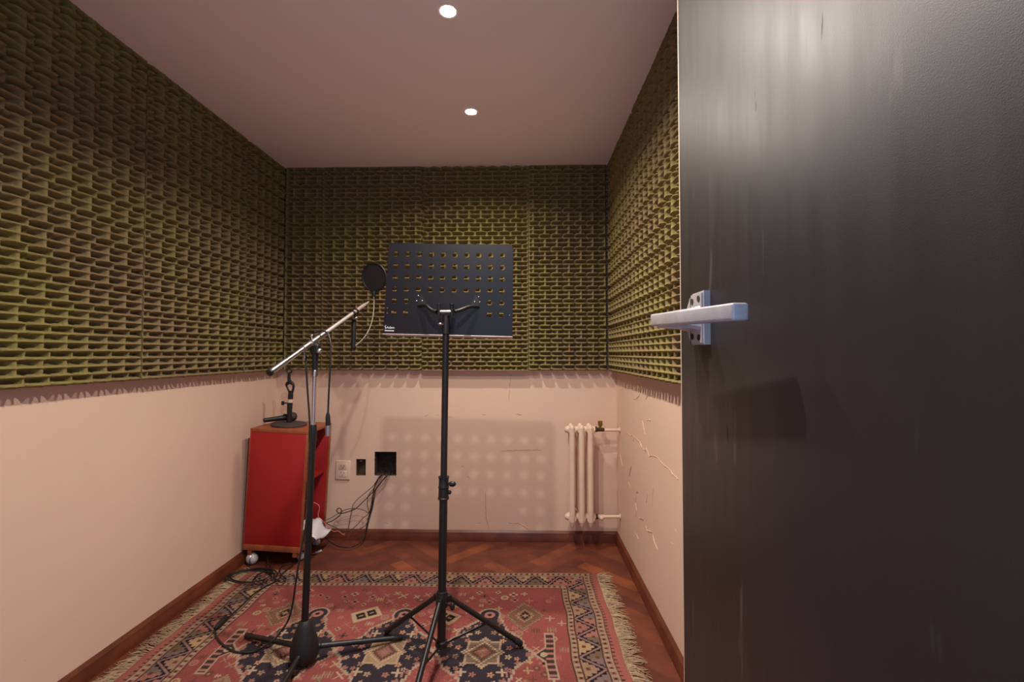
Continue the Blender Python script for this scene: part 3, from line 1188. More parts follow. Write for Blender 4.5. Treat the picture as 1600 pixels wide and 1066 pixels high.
# leg collar
mb = MB()
mb.lathe([(.0145, -.030), (.020, -.029), (.0215, -.022), (.0205, -.006), (.0205, .010), (.0185, .014), (.019, .022), (.0145, .024)], origin=on_pole(z_leg), axis=axn, seg=28)
lc = mb.build('leg_collar', M['black_plastic'], parent=ms)
mb = MB()
kp = at(707, 948, 1.565)
mb.tube([on_pole(z_leg - .012) + Vector((.012, -.012, 0)), kp], .004, seg=10)
mb.ball(kp, .013, scale=(.65, .5, 1.0))
mb.build('clamp_knob', M['black_plastic'], parent=lc)
feet = [on_floor(603, 987, ZR + .011), on_floor(815, 1007, ZR + .011)]
f3 = Vector((BX * 3 - feet[0].x - feet[1].x, BY * 3 - feet[0].y - feet[1].y, ZR + .011))
f3 = Vector((-0.335, 1.275, ZR + .011))
feet.append(f3)
hub = on_pole(z_leg)
spread = on_pole(base_c.z + 0.012)
for k, ft in enumerate(feet):
    dirv = Vector((ft.x - hub.x, ft.y - hub.y, 0)).normalized()
    hp = hub + dirv * .026 + Vector((0, 0, -.004))
    mb = MB()
    mb.tube([hp, ft + (hp - ft).normalized() * .018], .0092, seg=16)
    mb.box((-.012, -.009, -.012), (.014, .009, .012), bev=.003, M=Matrix.Translation(hp - dirv * .006) @ Matrix.Rotation(math.atan2(dirv.y, dirv.x), 4, 'Z'))
    lg = mb.build('leg', M['black'], parent=ms)
    mb = MB()
    dd = (ft - hp).normalized()
    mb.tube([ft - dd * .034, ft - dd * .030, ft - dd * .004, ft], [.0098, .0112, .0112, .008], seg=16)
    mb.build('rubber_foot', M['rubber'], parent=lg)
    mid = hp.lerp(ft, .52)
    mb = MB()
    sp = spread + dirv * .016
    off = Vector((-dirv.y, dirv.x, 0)) * .0
    mb.tube([sp, mid + off], .0048, seg=8, squash=.55)
    mb.ball(mid, .0062)
    mb.build('brace', M['black'], parent=ms)
mb = MB(); mb.lathe([(.0150, -.008), (.0205, -.006), (.0205, .010), (.0150, .013)], origin=spread, axis=axn, seg=24); mb.build('brace_collar', M['black_plastic'], parent=ms)

# desk
DY = 1.668
tl_, tr_, bl_, br_ = at(605.7, 379, DY + .006), at(800.8, 383.3, DY + .006), at(599.5, 522.0, DY - .008), at(801.5, 525.4, DY - .008)
cen = (tl_ + tr_ + bl_ + br_) / 4
ux = ((tr_ - tl_) + (br_ - bl_)).normalized()
uz = ((tl_ - bl_) + (tr_ - br_)); uz = (uz - ux * uz.dot(ux)).normalized()
un = uz.cross(ux).normalized()            # towards the far side?
if un.y < 0: un = -un                      # un points away from the camera
wt, wb = (tr_ - tl_).length, (br_ - bl_).length
hd = ((tl_ - bl_).length + (tr_ - br_).length) / 2
def dpt(a, b, c=0.0):
    return cen + ux * a + uz * b + un * c
# hole centres from the photograph, put on the desk plane
def plane_hit(px, py):
    d = ray(px, py); o = Vector((0, 0, CAMZ))
    t = (cen - o).dot(un) / d.dot(un)
    p = o + d * t - cen
    return p.dot(ux), p.dot(uz)
h00 = plane_hit(618.8, 396.9); h09 = plane_hit(785.7, 397.6); h50 = plane_hit(616.0, 488.8)
pitch_x = (h09[0] - h00[0]) / 9
pitch_z = (h00[1] - h50[1]) / 5
def desk_half(b):   # trapezoid outline
    t = b / hd + .5
    a0 = -(wb / 2 * (1 - t) + wt / 2 * t); return a0, -a0
mb = MB()
TK = .0016
RH = .0098
holes_ij = [(i, j) for j in range(6) for i in range(10) if j < 4 or i < 2 or i > 7]
xs_ = [h00[0] - pitch_x / 2 + i * pitch_x for i in range(11)]
zs_ = [h00[1] + pitch_z / 2 - j * pitch_z for j in range(7)]
NS = 16
def quad(a0, a1, b0, b1):
    for c_ in (0, TK):
        mb.add([dpt(a0, b0, c_), dpt(a1, b0, c_), dpt(a1, b1, c_), dpt(a0, b1, c_)], [(0, 1, 2, 3)])
for j in range(6):
    for i in range(10):
        a0, a1, b1, b0 = xs_[i], xs_[i + 1], zs_[j], zs_[j + 1]
        if (i, j) not in holes_ij:
            quad(a0, a1, b0, b1); continue
        ca, cb = (a0 + a1) / 2, (b0 + b1) / 2
        for c_ in (0, TK):
            inner, outer = [], []
            for k in range(NS):
                an = 2 * math.pi * k / NS + math.pi / 4
                inner.append(dpt(ca + RH * math.cos(an), cb + RH * math.sin(an), c_))
                m_ = max(abs(math.cos(an)), abs(math.sin(an)))
                outer.append(dpt(ca + (a1 - a0) / 2 * math.cos(an) / m_, cb + (b1 - b0) / 2 * math.sin(an) / m_, c_))
            mb.add(inner + outer, [(k, (k + 1) % NS, NS + (k + 1) % NS, NS + k) for k in range(NS)])
        ri = []
        for c_ in (0, TK):
            for k in range(NS):
                an = 2 * math.pi * k / NS + math.pi / 4
                ri.append(dpt(ca + RH * math.cos(an), cb + RH * math.sin(an), c_))
        mb.add(ri, [(k, (k + 1) % NS, NS + (k + 1) % NS, NS + k) for k in range(NS)])
zt_, zbm = hd / 2, -hd / 2
def strip(pa, pb, pc, pd):
    for c_ in (0, TK):
        mb.add([dpt(*pa, c_), dpt(*pb, c_), dpt(*pc, c_), dpt(*pd, c_)], [(0, 1, 2, 3)])
x0_, x1_ = xs_[0], xs_[-1]
zt2, zb2 = zs_[0], zs_[-1]
tlx, trx = desk_half(zt_); blx, brx = desk_half(zbm)
ch = .010
strip((tlx + .003, zt_), (trx - ch, zt_), (x1_, zt2), (x0_, zt2))
mb.add([dpt(trx - ch, zt_), dpt(trx, zt_ - ch), dpt(x1_, zt2)], [(0, 1, 2)])
strip((x0_, zb2), (x1_, zb2), (brx, zbm), (blx, zbm))
strip((tlx + .003, zt_), (x0_, zt2), (x0_, zb2), (blx, zbm))
strip((x1_, zt2), (trx, zt_ - ch), (brx, zbm), (x1_, zb2))
desk = mb.build('desk', M['desk'], parent=ms, smooth=False)
# folded rims along three edges and the paper ledge at the bottom
mb = MB()
e = .014
for a, b in (((tlx + .003, zt_), (trx - ch, zt_)), ((tlx + .003, zt_), (blx, zbm)), ((trx, zt_ - ch), (brx, zbm)), ((trx - ch, zt_), (trx, zt_ - ch))):
    mb.prism([dpt(*a, -.0004), dpt(*b, -.0004), dpt(*b, e), dpt(*a, e)], (ux * (.0016 if a[0] < 0 and b[0] < 0 else -.0016)) if abs(a[1] - b[1]) > .05 else uz * -.0016)
mb.build('rim', M['desk'], parent=desk, smooth=False)
mb = MB()
mb.prism([dpt(blx, zbm, -.001), dpt(brx, zbm, -.001), dpt(brx, zbm - .003, .050), dpt(blx, zbm - .003, .050)], uz * -.002)
mb.prism([dpt(blx, zbm - .003, .050), dpt(brx, zbm - .003, .050), dpt(brx, zbm + .012, .052), dpt(blx, zbm + .012, .052)], un * .002)
mb.tube([dpt(blx, zbm - .002, .0005), dpt(brx, zbm - .002, .0005)], .0030, seg=10)
mb.build('paper_ledge', M['deskrim'], parent=desk, smooth=False)['label'] = 'bottom ledge, light on its edge painted in as a pale tone'
# logo lettering, white, at the lower corner
ltr = bpy.data.curves.new('maker_lettering', 'FONT')
ltr.body = 'Adam'
ltr.size = .021; ltr.extrude = .0002
lo_ = bpy.data.objects.new('maker_lettering', ltr)
COL.objects.link(lo_)
dgx = bpy.context.evaluated_depsgraph_get()
me = bpy.data.meshes.new_from_object(lo_.evaluated_get(dgx))
bpy.data.objects.remove(lo_)
la, lb = plane_hit(604.0, 513.5)
mb = MB()
vs = [Vector(v.co) for v in me.vertices]
wtx = max(v.x for v in vs) - min(v.x for v in vs)
a_end, _ = plane_hit(616.2, 513.5)
sx = (a_end - la) / wtx
mb.add([dpt(la + v.x * sx, lb + v.y * .62, -.0008 - v.z) for v in vs], [list(p.vertices) for p in me.polygons])
sa, sb = plane_hit(602.3, 513.2)
mb.tube([dpt(sa + .002, sb + .012, -.001), dpt(sa - .002, sb + .006, -.001), dpt(sa + .002, sb + .002, -.001), dpt(sa - .001, sb - .003, -.001)], .0010, seg=6, smooth=4)
la2, lb2 = plane_hit(601.2, 517.6); a_end, _ = plane_hit(616, 517.6)
nb = 9
for k in range(nb):
    a = la2 + (a_end - la2) * k / nb
    mb.prism([dpt(a, lb2, -.0006), dpt(a + (a_end - la2) / nb * .66, lb2, -.0006), dpt(a + (a_end - la2) / nb * .66, lb2 + .0042, -.0006), dpt(a, lb2 + .0042, -.0006)], un * .0005)
mb.build('maker_lettering', M['white'], parent=desk, smooth=False)['label'] = 'small white maker lettering'
# screws of the two brackets
mb = MB()
for px, py in ((653.5, 462.4), (651, 470.3), (659.6, 470.3), (748, 464.2), (741.5, 471.8), (750, 472.2)):
    a, b = plane_hit(px, py)
    mb = MB(); mb.lathe([(.0026, 0), (.0026, .0012), (.0012, .002)], origin=dpt(a, b, 0), axis=-un, seg=10)
    mb.build('screw', M['steel'], parent=desk)
mb = MB()
for px, py in ((605.2, 481.5), (605.0, 489.5), (796, 493)):
    a, b = plane_hit(px, py)
    mb = MB(); mb.lathe([(.0018, 0), (.0018, .0009), (.0008, .0014)], origin=dpt(a, b, 0), axis=-un, seg=10)
    mb.build('rivet', M['steel'], parent=desk)
# head with two flattened arms
head = on_pole(at(697, 505, 1.62).z)
mb = MB()
mb.tube([on_pole(at(697, 522, 1.62).z), on_pole(at(697, 493, 1.62).z)], [.0140, .0128], seg=20)
mb.build('head_socket', M['black_plastic'], parent=ms)
mb = MB()
A = [at(687, 487.5, 1.618), at(707, 487.5, 1.618)]
mb.tube([A[0], A[1]], .0072, seg=16)
mb.build('crossbar', M['steel'], parent=ms)['label'] = 'bare steel crossbar'
for pts in ([(682, 487.5), (676, 485.5), (669, 480.5), (666, 477.6), (659, 477.3), (653, 478)], [(710.5, 487), (717, 485.3), (726, 482), (734, 479.2), (742, 479), (749, 479.6)]):
    mb = MB()
    n = len(pts)
    P = [at(p[0], p[1], 1.616 + (DY - .004 - 1.616) * (i / (n - 1)) ** 1.2) for i, p in enumerate(pts)]
    mb.tube(P, [.0068, .0066, .0062, .0056, .0046, .0030], seg=14, smooth=5)
    # triangular bracket plate lying on the desk
    a, b = plane_hit(*pts[-2])
    sgn = 1 if a > 0 else -1
    mb.prism([dpt(a - .012, b - .004, -.0012), dpt(a + .014, b - .004, -.0012), dpt(a + .016 , b + .016, -.0012), dpt(a + .004 * sgn, b + .042, -.0012), dpt(a - .012, b + .016, -.0012)], un * .0011)
    mb.build('bracket_arm', M['black'], parent=ms)
for px, tophead in ((686, .010), (706, .0135)):
    c0 = at(px, 493, 1.616); c1 = at(px, 477, 1.616)
    mb = MB()
    mb.tube([c0, c1], .0062, seg=12)
    mb.lathe([(.004, 0), (tophead * .62, .0005), (tophead * .62, .0045), (.003, .006)], origin=c1, axis=(0, 0, 1), seg=14)
    mb.build('clamp_bolt', M['black_plastic'], parent=ms)
kp = at(687.5, 506.5, 1.60)
mb = MB()
mb.tube([on_pole(kp.z), kp], .0034, seg=8)
mb.ball(kp, .0075, scale=(1.1, .6, .62))
mb.build('thumb_screw', M['steel'], parent=ms)

# ------------------------------------------------------------------ microphone stand with boom
MY = 1.60
hubb = at(477, 1036, MY - .02); hubb.z = ZR
mst = thing('microphone_stand', 'black and chrome microphone stand with its long boom angled upwards', 'microphone stand', hubb)
pb_, pt_ = at(478.3, 985, MY), at(492.0, 575, MY)
def on_mic(py):
    z0 = at(485, py, MY).z
    t = (z0 - pb_.z) / (pt_.z - pb_.z)
    return pb_ + (pt_ - pb_) * t
mb = MB()
hb = Vector((pb_.x - .003, pb_.y - .004, ZR))
mb.lathe([(.004, .000), (.026, .003), (.040, .014), (.0475, .034), (.0475, .052), (.043, .078), (.034, .108), (.024, .132), (.0175, .146), (.0125, .149)], origin=hb, seg=36)
hubo = mb.build('cast_base', M['cast'], parent=mst)
mb = MB(); mb.tube([hb + Vector((0, 0, .14)), on_mic(664)], .0118, seg=24); mb.build('lower_tube', M['black'], parent=mst)
mb = MB(); mb.tube([on_mic(690), on_mic(668), on_mic(664)], [.0135, .0140, .0115], seg=20); mb.build('grip_collar', M['black_plastic'], parent=mst)
mb = MB(); mb.tube([on_mic(668), on_mic(570)], .0076, seg=20); mb.build('upper_tube', M['chrome'], parent=mst)
mb = MB(); mb.lathe([(.008, -.014), (.0105, -.012), (.0105, .010), (.008, .013)], origin=on_mic(583), seg=20); mb.build('collar', M['chrome'], parent=mst)
mfeet = [on_floor(384, 993, ZR + .010), on_floor(629, 996, ZR + .010), Vector((hb.x + .01, 1.262, ZR + .010))]
for ft in mfeet:
    dv = Vector((ft.x - hb.x, ft.y - hb.y, 0)).normalized()
    a = hb + dv * .040 + Vector((0, 0, .050))
    mb = MB()
    e_ = ft - (ft - a).normalized() * .03
    mb.tube([a, e_], [.0092, .0088], seg=16)
    mb.torus(a + (ft - a).normalized() * .012, (ft - a), .0085, .0022, seg=20, ms=8)
    lg = mb.build('leg', M['black'], parent=mst)
    mb = MB()
    mb.tube([e_, e_ + (ft - e_) * .1, e_ + (ft - e_) * .85, ft], [.0094, .0104, .0100, .007], seg=14)
    mb.build('rubber_foot', M['rubber'], parent=lg)
# clamp head
mb = MB()
mb.tube([on_mic(580), on_mic(562), on_mic(552)], [.0098, .0102, .0120], seg=18)
cc_ = on_mic(547)
mb.box(cc_ + Vector((-.015, -.013, -.016)), cc_ + Vector((.015, .013, .020)), bev=.006, seg=3)
boomA = at(422, 582, 1.36); boomC = at(490, 537.5, MY - .004)
bd = (boomC - boomA); bl0 = bd.length; bd.normalize()
boomB = at(576, 472, 2.05)
bd = (boomB - boomA).normalized(); LB = (boomB - boomA).length
def on_boom(px):
    # nearest point of the boom to a column of pixels
    lo, hi = 0.0, 1.0
    for _ in range(40):
        t = (lo + hi) / 2
        p = boomA.lerp(boomB, t)
        q = CM.transposed() @ (p - Vector((0, 0, CAMZ)))
        if CX + FPX * q.x / -q.z < px: lo = t
        else: hi = t
    return boomA.lerp(boomB, lo)
bc = on_boom(491)
mb.tube([cc_ + Vector((0, 0, .010)), bc], [.013, .011], seg=14)
clampo = mb.build('boom_clamp', M['black_plastic'], parent=mst)
mb = MB(); kp = at(499, 549, MY - .016)
mb.lathe([(.005, -.004), (.0088, -.002), (.0088, .003), (.006, .006), (.001, .007)], origin=kp, axis=(.6, -.8, 0), seg=18)
mb.tube([cc_, kp], .0035, seg=8)
mb.build('clamp_knob', M['chrome'], parent=clampo)
mb = MB(); kp = on_boom(489) + Vector((-.004, -.004, .022))
mb.tube([on_boom(489), kp], .0025, seg=8)
mb.ball(kp, .0045, scale=(1.3, .8, .9))
mb.build('wing_screw', M['chrome'], parent=clampo)
mb = MB(); mb.tube([on_boom(473), on_boom(483)], .0116, seg=20); mb.tube([on_boom(486), on_boom(509)], .0118, seg=20)
mb.build('boom_sleeve', M['steel'], parent=clampo)
mb = MB(); mb.tube([on_boom(444), on_boom(480)], .0090, seg=20); boomo = mb.build('boom', M['chrome'], parent=mst)
mb = MB(); mb.tube([on_boom(476), on_boom(552)], .0074, seg=18); mb.build('extension', M['boomgrey'], parent=boomo)
mb = MB(); mb.tube([boomA, on_boom(446)], .0102, seg=22); mb.build('counterweight', M['steel'], parent=boomo)
mb = MB(); mb.tube([boomA - bd * .006, boomA - bd * .004, boomA + bd * .003], [.0085, .0108, .0108], seg=22); mb.build('end_cap', M['black_plastic'], parent=boomo)
mb = MB(); mb.tube([on_boom(550.5), on_boom(552.5)], .0098, seg=18); mb.build('ring', M['black_plastic'], parent=boomo)
mb = MB(); mb.tube([on_boom(552), on_boom(569), on_boom(571), boomB], [.0090, .0082, .0060, .0038], seg=16); mb.build('tip', M['tip'], parent=boomo)['label'] = 'pale tapered tip'

# ------------------------------------------------------------------ pop filter hanging from the boom
pc = at(584.5, 433.5, 2.13)
nrmv = Vector((-.30, -.95, -.16)).normalized()
pf = thing('pop_filter', 'round black pop filter on a thin curved neck clamped to the boom', 'pop filter', on_boom(553))
RPF = .0655
mb = MB(); mb.torus(pc, nrmv, RPF, .0042, seg=48, ms=10); mb.build('hoop', M['black_plastic'], parent=pf)
mb = MB(); mb.lathe([(.001, -.0015), (RPF - .002, -.0008), (RPF - .002, .0008), (.001, .0015)], origin=pc, axis=nrmv, seg=48)
mb.build('mesh_screen', mat('pop_filter_fabric', lin(26, 23, 24), 0.85, bump=0.6, bscale=900), parent=pf)
mb = MB()
b0 = at(583.8, 457, 2.13)
mb.box(b0 + Vector((-.008, -.006, -.024)), b0 + Vector((.008, .006, .006)), bev=.003)
mb.build('hoop_clip', M['black_plastic'], parent=pf)
mb = MB()
neck = [b0 + Vector((0, 0, -.01)), at(584.3, 470, 2.12), at(583.5, 488, 2.09), at(580, 506, 2.05), at(573, 522, 2.0), at(564, 533, 1.97), at(555, 540.5, 1.945)]
mb.tube(neck, .0026, seg=10, smooth=6)
mb.build('gooseneck', M['neck'], parent=pf)['label'] = 'thin grey curved neck'
mb = MB()
cT, cB2 = at(553.2, 500, 1.945), at(552.0, 547, 1.945)
mb.tube([cT, cT.lerp(cB2, .06), cT.lerp(cB2, .5), cB2], [.0085, .0105, .0098, .0100], seg=18)
mb.tube([cB2 + Vector((.0, -.006, .008)), cB2 + Vector((.014, -.006, .010))], .0055, seg=12)
mb.tube([on_boom(555.5) + Vector((0, 0, -.0125)), cT], .0050, seg=12)
mb.torus(on_boom(555.5), bd, .0125, .0030, seg=24, ms=8)
mb.build('clamp', M['black_plastic'], parent=pf)
mb = MB(); mb.ball(at(555.2, 497.3, 1.935), .0088, scale=(1.25, .9, .8)); mb.build('clamp_knob', M['steel'], parent=pf)

# ------------------------------------------------------------------ microphone cables on the stand
def cable(name, pts, rad, m, label, cat='cable', group=None, smooth=7, seg=8, build_root=True):
    mb = MB(); mb.tube(pts, rad, seg=seg, smooth=smooth)
    o = mb.build(name, m)
    tag(o, label, cat, group)
    return o


def xlr(p0, p1, female_len=.5, boot_m='black_plastic'):
    """two-part connector: black boot then metal shell, from p0 to p1"""
    p0, p1 = Vector(p0), Vector(p1)
    return p0, p0.lerp(p1, female_len), p1


CR = .0032
hang = [on_boom(499) + Vector((-.014, -.006, .015)), on_boom(503) + Vector((.002, -.020, .016)), at(511, 520, 1.63), at(515.3, 530, 1.62), at(516.6, 545, 1.61), at(515.5, 580, 1.60), at(513.5, 620, 1.60), at(512.5, 648, 1.60)]
mc = cable('microphone_cable', hang, CR, M['cable'], 'black microphone cable dangling from the boom, ending in a silver plug')
a, b_, c_ = xlr(at(512.3, 645, 1.60), at(512.8, 681, 1.60), .55)
mb = MB(); mb.tube([a, a.lerp(b_, .3), b_], [.0042, .0078, .0088], seg=16); bo = mb.build('plug_boot', M['black_plastic'], parent=mc)
mb = MB(); mb.tube([b_, b_.lerp(c_, .1), c_], [.0092, .0098, .0098], seg=18); mb.build('plug_shell', M['steel'], parent=mc)['label'] = 'silver plug shell'

fall = [on_boom(477) + Vector((.010, -.020, -.024)), at(478.0, 556, 1.585), at(478.6, 575, 1.58), at(480.5, 610, 1.58), at(483, 645, 1.58), at(484.2, 668, 1.575), at(485.2, 700, 1.578), at(484.0, 750, 1.578), at(480.5, 800, 1.575), at(474.5, 840, 1.565), at(468, 872, 1.55), at(461.5, 915, 1.545), at(457, 945, 1.55), at(450, 970, 1.555)]
floorpts = [on_floor(438, 988, .085), on_floor(424, 1003, .066), on_floor(405, 1015, .020), on_floor(386, 1020, ZR + .005), on_floor(366, 1018, ZR + .0045), on_floor(349, 1008, ZR + .0045), on_floor(338, 995, ZR + .0045), on_floor(336, 984, ZR + .006)]
mc2 = cable('microphone_cable', fall + floorpts, CR, M['cable'], 'black cable running down the microphone stand and looping onto the rug')
pA, pB = on_floor(336, 983, ZR + .0105), on_floor(352, 966, ZR + .0125)
mb = MB(); mb.tube([pA, pA.lerp(pB, .3), pB], [.005, .0105, .0112], seg=16); mb.build('plug_boot', M['black_plastic'], parent=mc2)
pC = on_floor(368, 971, ZR + .007)
mb = MB(); mb.tube([at(474.6, 541, 1.58), at(476.4, 560, 1.58)], .0030, seg=8); mb.tube([at(476.0, 573, 1.58), at(481.0, 571, 1.58)], .003, seg=8); mb.build('cable_clip', M['steel'], parent=mc2)['label'] = 'shiny cable clip'

# ------------------------------------------------------------------ red cabinet (tilted on its one caster)
CB0 = at(375.5, 858, 2.325)     # lower corner by the long wall, front face
cabrot = R(2.9)
cab = thing('cabinet', 'red laminate cabinet with wood edging, leaning by the corner', 'cabinet', (CB0.x + .012, CB0.y, CB0.z - .004), (0, cabrot, 0))
cabM = Matrix.LocRotScale(Vector(cab.location), Euler((0, cabrot, 0)), None)
cw, cd, chh = .302, .285, .622
def cb(lo, hi, name, m, bev=.0015):
    mb = MB(); mb.box(lo, hi, bev=bev, M=cabM); return mb.build(name, m, parent=cab, angle=30)
fp = cb((.004, 0.0, .030), (cw - .010, .018, chh - .016), 'front_panel', M['red'])
cb((.004, cd - .018, .0), (cw - .004, cd, chh - .016), 'back_panel', M['red'])
cb((.0, .018, .0), (.016, cd - .018, chh - .016), 'side_panel', M['red'])
cb((0, -.001, chh - .016), (cw, cd, chh), 'top_panel', M['woodedge'])
cb((0, -.001, 0), (cw - .004, cd - .018, .030), 'bottom_panel', M['woodedge'])
mb = MB()
mb.box((cw - .010, -.0005, .030), (cw - .002, .0185, chh - .016), M=cabM, bev=.001)
mb.box((0, -.0005, .030), (.004, .010, chh - .016), M=cabM, bev=.001)
mb.box((cw - .004, cd - .0185, 0), (cw + .001, cd + .0005, chh - .016), M=cabM, bev=.001)
mb.build('edge_trim', M['woodedge'], parent=cab, angle=30)
cb((.016, .018, .34), (cw - .02, cd - .018, .352), 'shelf', M['red'])
for x in (.022, cw - .045):
    for y in (.004, cd - .045):
        cb((x, y, -.026), (x + .022, y + .03, 0), 'foot_block', M['woodedge'])
def castr(lx, ly, r_):
    c = cabM @ Vector((lx, ly, -.03)); c.z = r_
    topz = (cabM @ Vector((lx, ly, -.024))).z
    mb = MB(); mb.ball(c, r_, seg=20, rings=12, scale=(1, .85, 1)); k = mb.build('caster', M['bulbwhite'], parent=cab)
    mb = MB(); mb.tube([Vector((c.x, c.y, c.z + r_ * .5)), Vector((c.x, c.y, topz + .006))], .0065, seg=12); mb.torus(c, (1, .15, 0), r_ * .92, .0035, seg=24, ms=8); mb.build('caster_stem', M['steel'], parent=k)
castr(.040, .020, .030)
castr(.040, cd - .03, .030)
cs = cabM @ Vector((cw - .034, .02, -.03))
for ly in (.075, cd - .03):
    castr(cw - .034, ly, min(.030, max(.012, (cabM @ Vector((cw - .034, ly, -.024))).z * .48)))

# things in and beside it
mb = MB()
p = [at(473, 820, 2.42), at(497, 818, 2.44), at(500, 822, 2.50), at(487, 842, 2.47), at(474, 850, 2.42)]
base_ = [Vector(q) for q in p]
# crumpled sheet: grid in cabinet space, hanging out of the open side
n1, n2 = 12, 9
vs, fs = [], []
rr = random.Random(9)
for i in range(n1 + 1):
    for j in range(n2 + 1):
        u, v = i / n1, j / n2
        lx = cw - .060 + .120 * u
        lz = .116 - .055 * max(0, u - .30) * 1.6 - .020 * v + .010 * math.sin(u * 9 + v * 4) + rr.uniform(-.003, .003)
        ly = .040 + .190 * v + .01 * math.sin(u * 6)
        vs.append(cabM @ Vector((lx, ly, lz)))
for i in range(n1):
    for j in range(n2):
        q = i * (n2 + 1) + j
        fs.append((q, q + 1, q + n2 + 2, q + n2 + 1))
mb.add(vs, fs)
pp = mb.build('paper_sheet', M['paper'])
mdf = pp.modifiers.new('thick', 'SOLIDIFY'); mdf.thickness = .0012
tag(pp, 'crumpled white paper sheet poking out of the open side of the red cabinet', 'paper')
# a dark equipment box low inside the cabinet, under the paper
mb = MB(); mb.box((.03, .03, .031), (cw - .022, .240, .078), bev=.003, M=cabM)
eb = mb.build('equipment_box', M['black_plastic'])
tag(eb, 'black flat equipment box at the bottom of the red cabinet', 'audio box')

# ------------------------------------------------------------------ on top of the cabinet
def top_pt(px, py):
    o = Vector((0, 0, CAMZ)); d = ray(px, py)
    n_ = cabM.to_3x3() @ Vector((0, 0, 1)); q = cabM @ Vector((0, 0, chh + .0005))
    return o + d * ((q - o).dot(n_) / d.dot(n_))
dc = top_pt(451.5, 664.8)
tn = (cabM.to_3x3() @ Vector((0, 0, 1))).normalized()
ts_ = thing('desktop_stand', 'small black table stand with round grey base and empty microphone clip', 'microphone stand', dc)
mb = MB(); mb.lathe([(.002, 0), (.086, 0), (.089, .002), (.089, .009), (.084, .013), (.030, .016), (.004, .017)], origin=dc, axis=tn, seg=44); mb.build('round_base', M['discgrey'], parent=ts_)
YS = dc.y
def sp_(px, py): return at(px, py, YS)
rb = dc + tn * .016
colr_t = sp_(453.0, 629)
mb = MB(); mb.tube([rb, rb.lerp(colr_t, .5), colr_t], [.0135, .0130, .0145], seg=18); mb.build('stem', M['black_plastic'], parent=ts_)
mb = MB(); mb.tube([sp_(453.2, 629), sp_(453.4, 624)], .0160, seg=18); mb.build('collar', M['clipring'], parent=ts_)['label'] = 'pale collar ring'
mb = MB(); mb.tube([sp_(449, 630), sp_(443.5, 630)], .0035, seg=8); k0 = sp_(441.8, 630); mb.box(k0 + Vector((-.006, -.006, -.011)), k0 + Vector((.006, .006, .011)), bev=.002); mb.build('clamp_knob', M['black_plastic'], parent=ts_)
mb = MB()
mb.tube([sp_(453.6, 625), sp_(454.2, 617), sp_(454.6, 611)], [.0135, .0130, .0115], seg=14)
mb.tube([sp_(456.8, 613), sp_(458.3, 607), sp_(458.5, 602), sp_(456, 597.5)], [.0068, .0060, .0065, .008], seg=10, smooth=4)
mb.tube([sp_(451.8, 612), sp_(449.0, 606), sp_(447.4, 601.5), sp_(449.5, 597.8)], [.0060, .0045, .0060, .0080], seg=10, smooth=4)
mb.tube([sp_(448.0, 600.5), sp_(453, 597.5), sp_(458.2, 600.5)], [.0075, .0105, .0075], seg=12, smooth=4)
mb.tube([sp_(452.2, 597), sp_(451.5, 590), sp_(452, 584)], [.0100, .0078, .0070], seg=12, smooth=3)
mb.build('microphone_clip', M['black_plastic'], parent=ts_)
mb = MB(); mb.torus(sp_(452.0, 579.5), (.35, -1, .1), .0125, .0045, seg=26, ms=8); mb.build('clip_ring', M['black_plastic'], parent=ts_)

# dynamic microphone lying on the cabinet, propped on the base
hA = top_pt(411.5, 664) + tn * .013
hB = sp_(455.5, 653.5)
hB = at(458.5, 651.0, dc.y + .056)
hA = top_pt(411.5, 666.0) + tn * .0300
mv = (hB - hA).normalized(); mL = (hB - hA).length
mk = thing('microphone', 'black handheld microphone lying on the red cabinet', 'microphone', hA)
mb = MB()
mb.lathe([(.009, 0), (.0112, .002), (.0115, .010), (.0125, .06), (.0155, mL * .72), (.0185, mL * .80), (.0195, mL * .84)], origin=hA, axis=mv, seg=24); mb.build('body', M['black_plastic'], parent=mk)
mb = MB(); mb.lathe([(.0195, mL * .84), (.0235, mL * .87), (.0250, mL * .93), (.0245, mL * 1.0), (.0200, mL * 1.07), (.010, mL * 1.11), (.001, mL * 1.12)], origin=hA, axis=mv, seg=24)
mb.build('grille', mat('grille_mesh', lin(70, 64, 62), 0.45, metal=0.7, bump=0.8, bscale=700), parent=mk)
mb = MB(); mb.ball(hA + mv * mL * .70 + Vector((0, 0, .0165)), .008, scale=(1.2, .8, .6)); mb.build('switch', M['black_plastic'], parent=mk)

# ------------------------------------------------------------------ wall boxes and outlet
def wallbox(label, h, depth, m):
    a, b, c, d = h
    g = .0012
    a += g; b -= g; c += g; d -= g
    root = thing('junction_box', label, 'junction box', ((a + b) / 2, YB, c))
    mb = MB()
    y0, y1 = YB + .003, YB + depth
    mb.add([(a, y0, c), (b, y0, c), (b, y0, d), (a, y0, d), (a, y1, c), (b, y1, c), (b, y1, d), (a, y1, d)],
           [(0, 1, 5, 4), (1, 2, 6, 5), (2, 3, 7, 6), (3, 0, 4, 7), (4, 5, 6, 7)])
    mb.build('casing', m, parent=root, smooth=False)
    return root


jb = wallbox('small open rectangular wall box with bare metal, beside the power outlet', holes[0], .055, M['boxmetal'])
mb = MB(); a_ = at(564, 720.5, YB + .01); mb.box(a_ + Vector((-.008, -.002, -.003)), a_ + Vector((.008, .008, .003)), bev=.001); mb.build('fixing_lug', M['steel'], parent=jb)
mb = MB(); a_ = at(563, 742, YB + .01); mb.box(a_ + Vector((-.006, -.002, -.003)), a_ + Vector((.006, .008, .003)), bev=.001); mb.build('fixing_lug', M['steel'], parent=jb)
jb2 = wallbox('large square open wall box with a bundle of cables coming out', holes[1], .085, M['boxdark'])
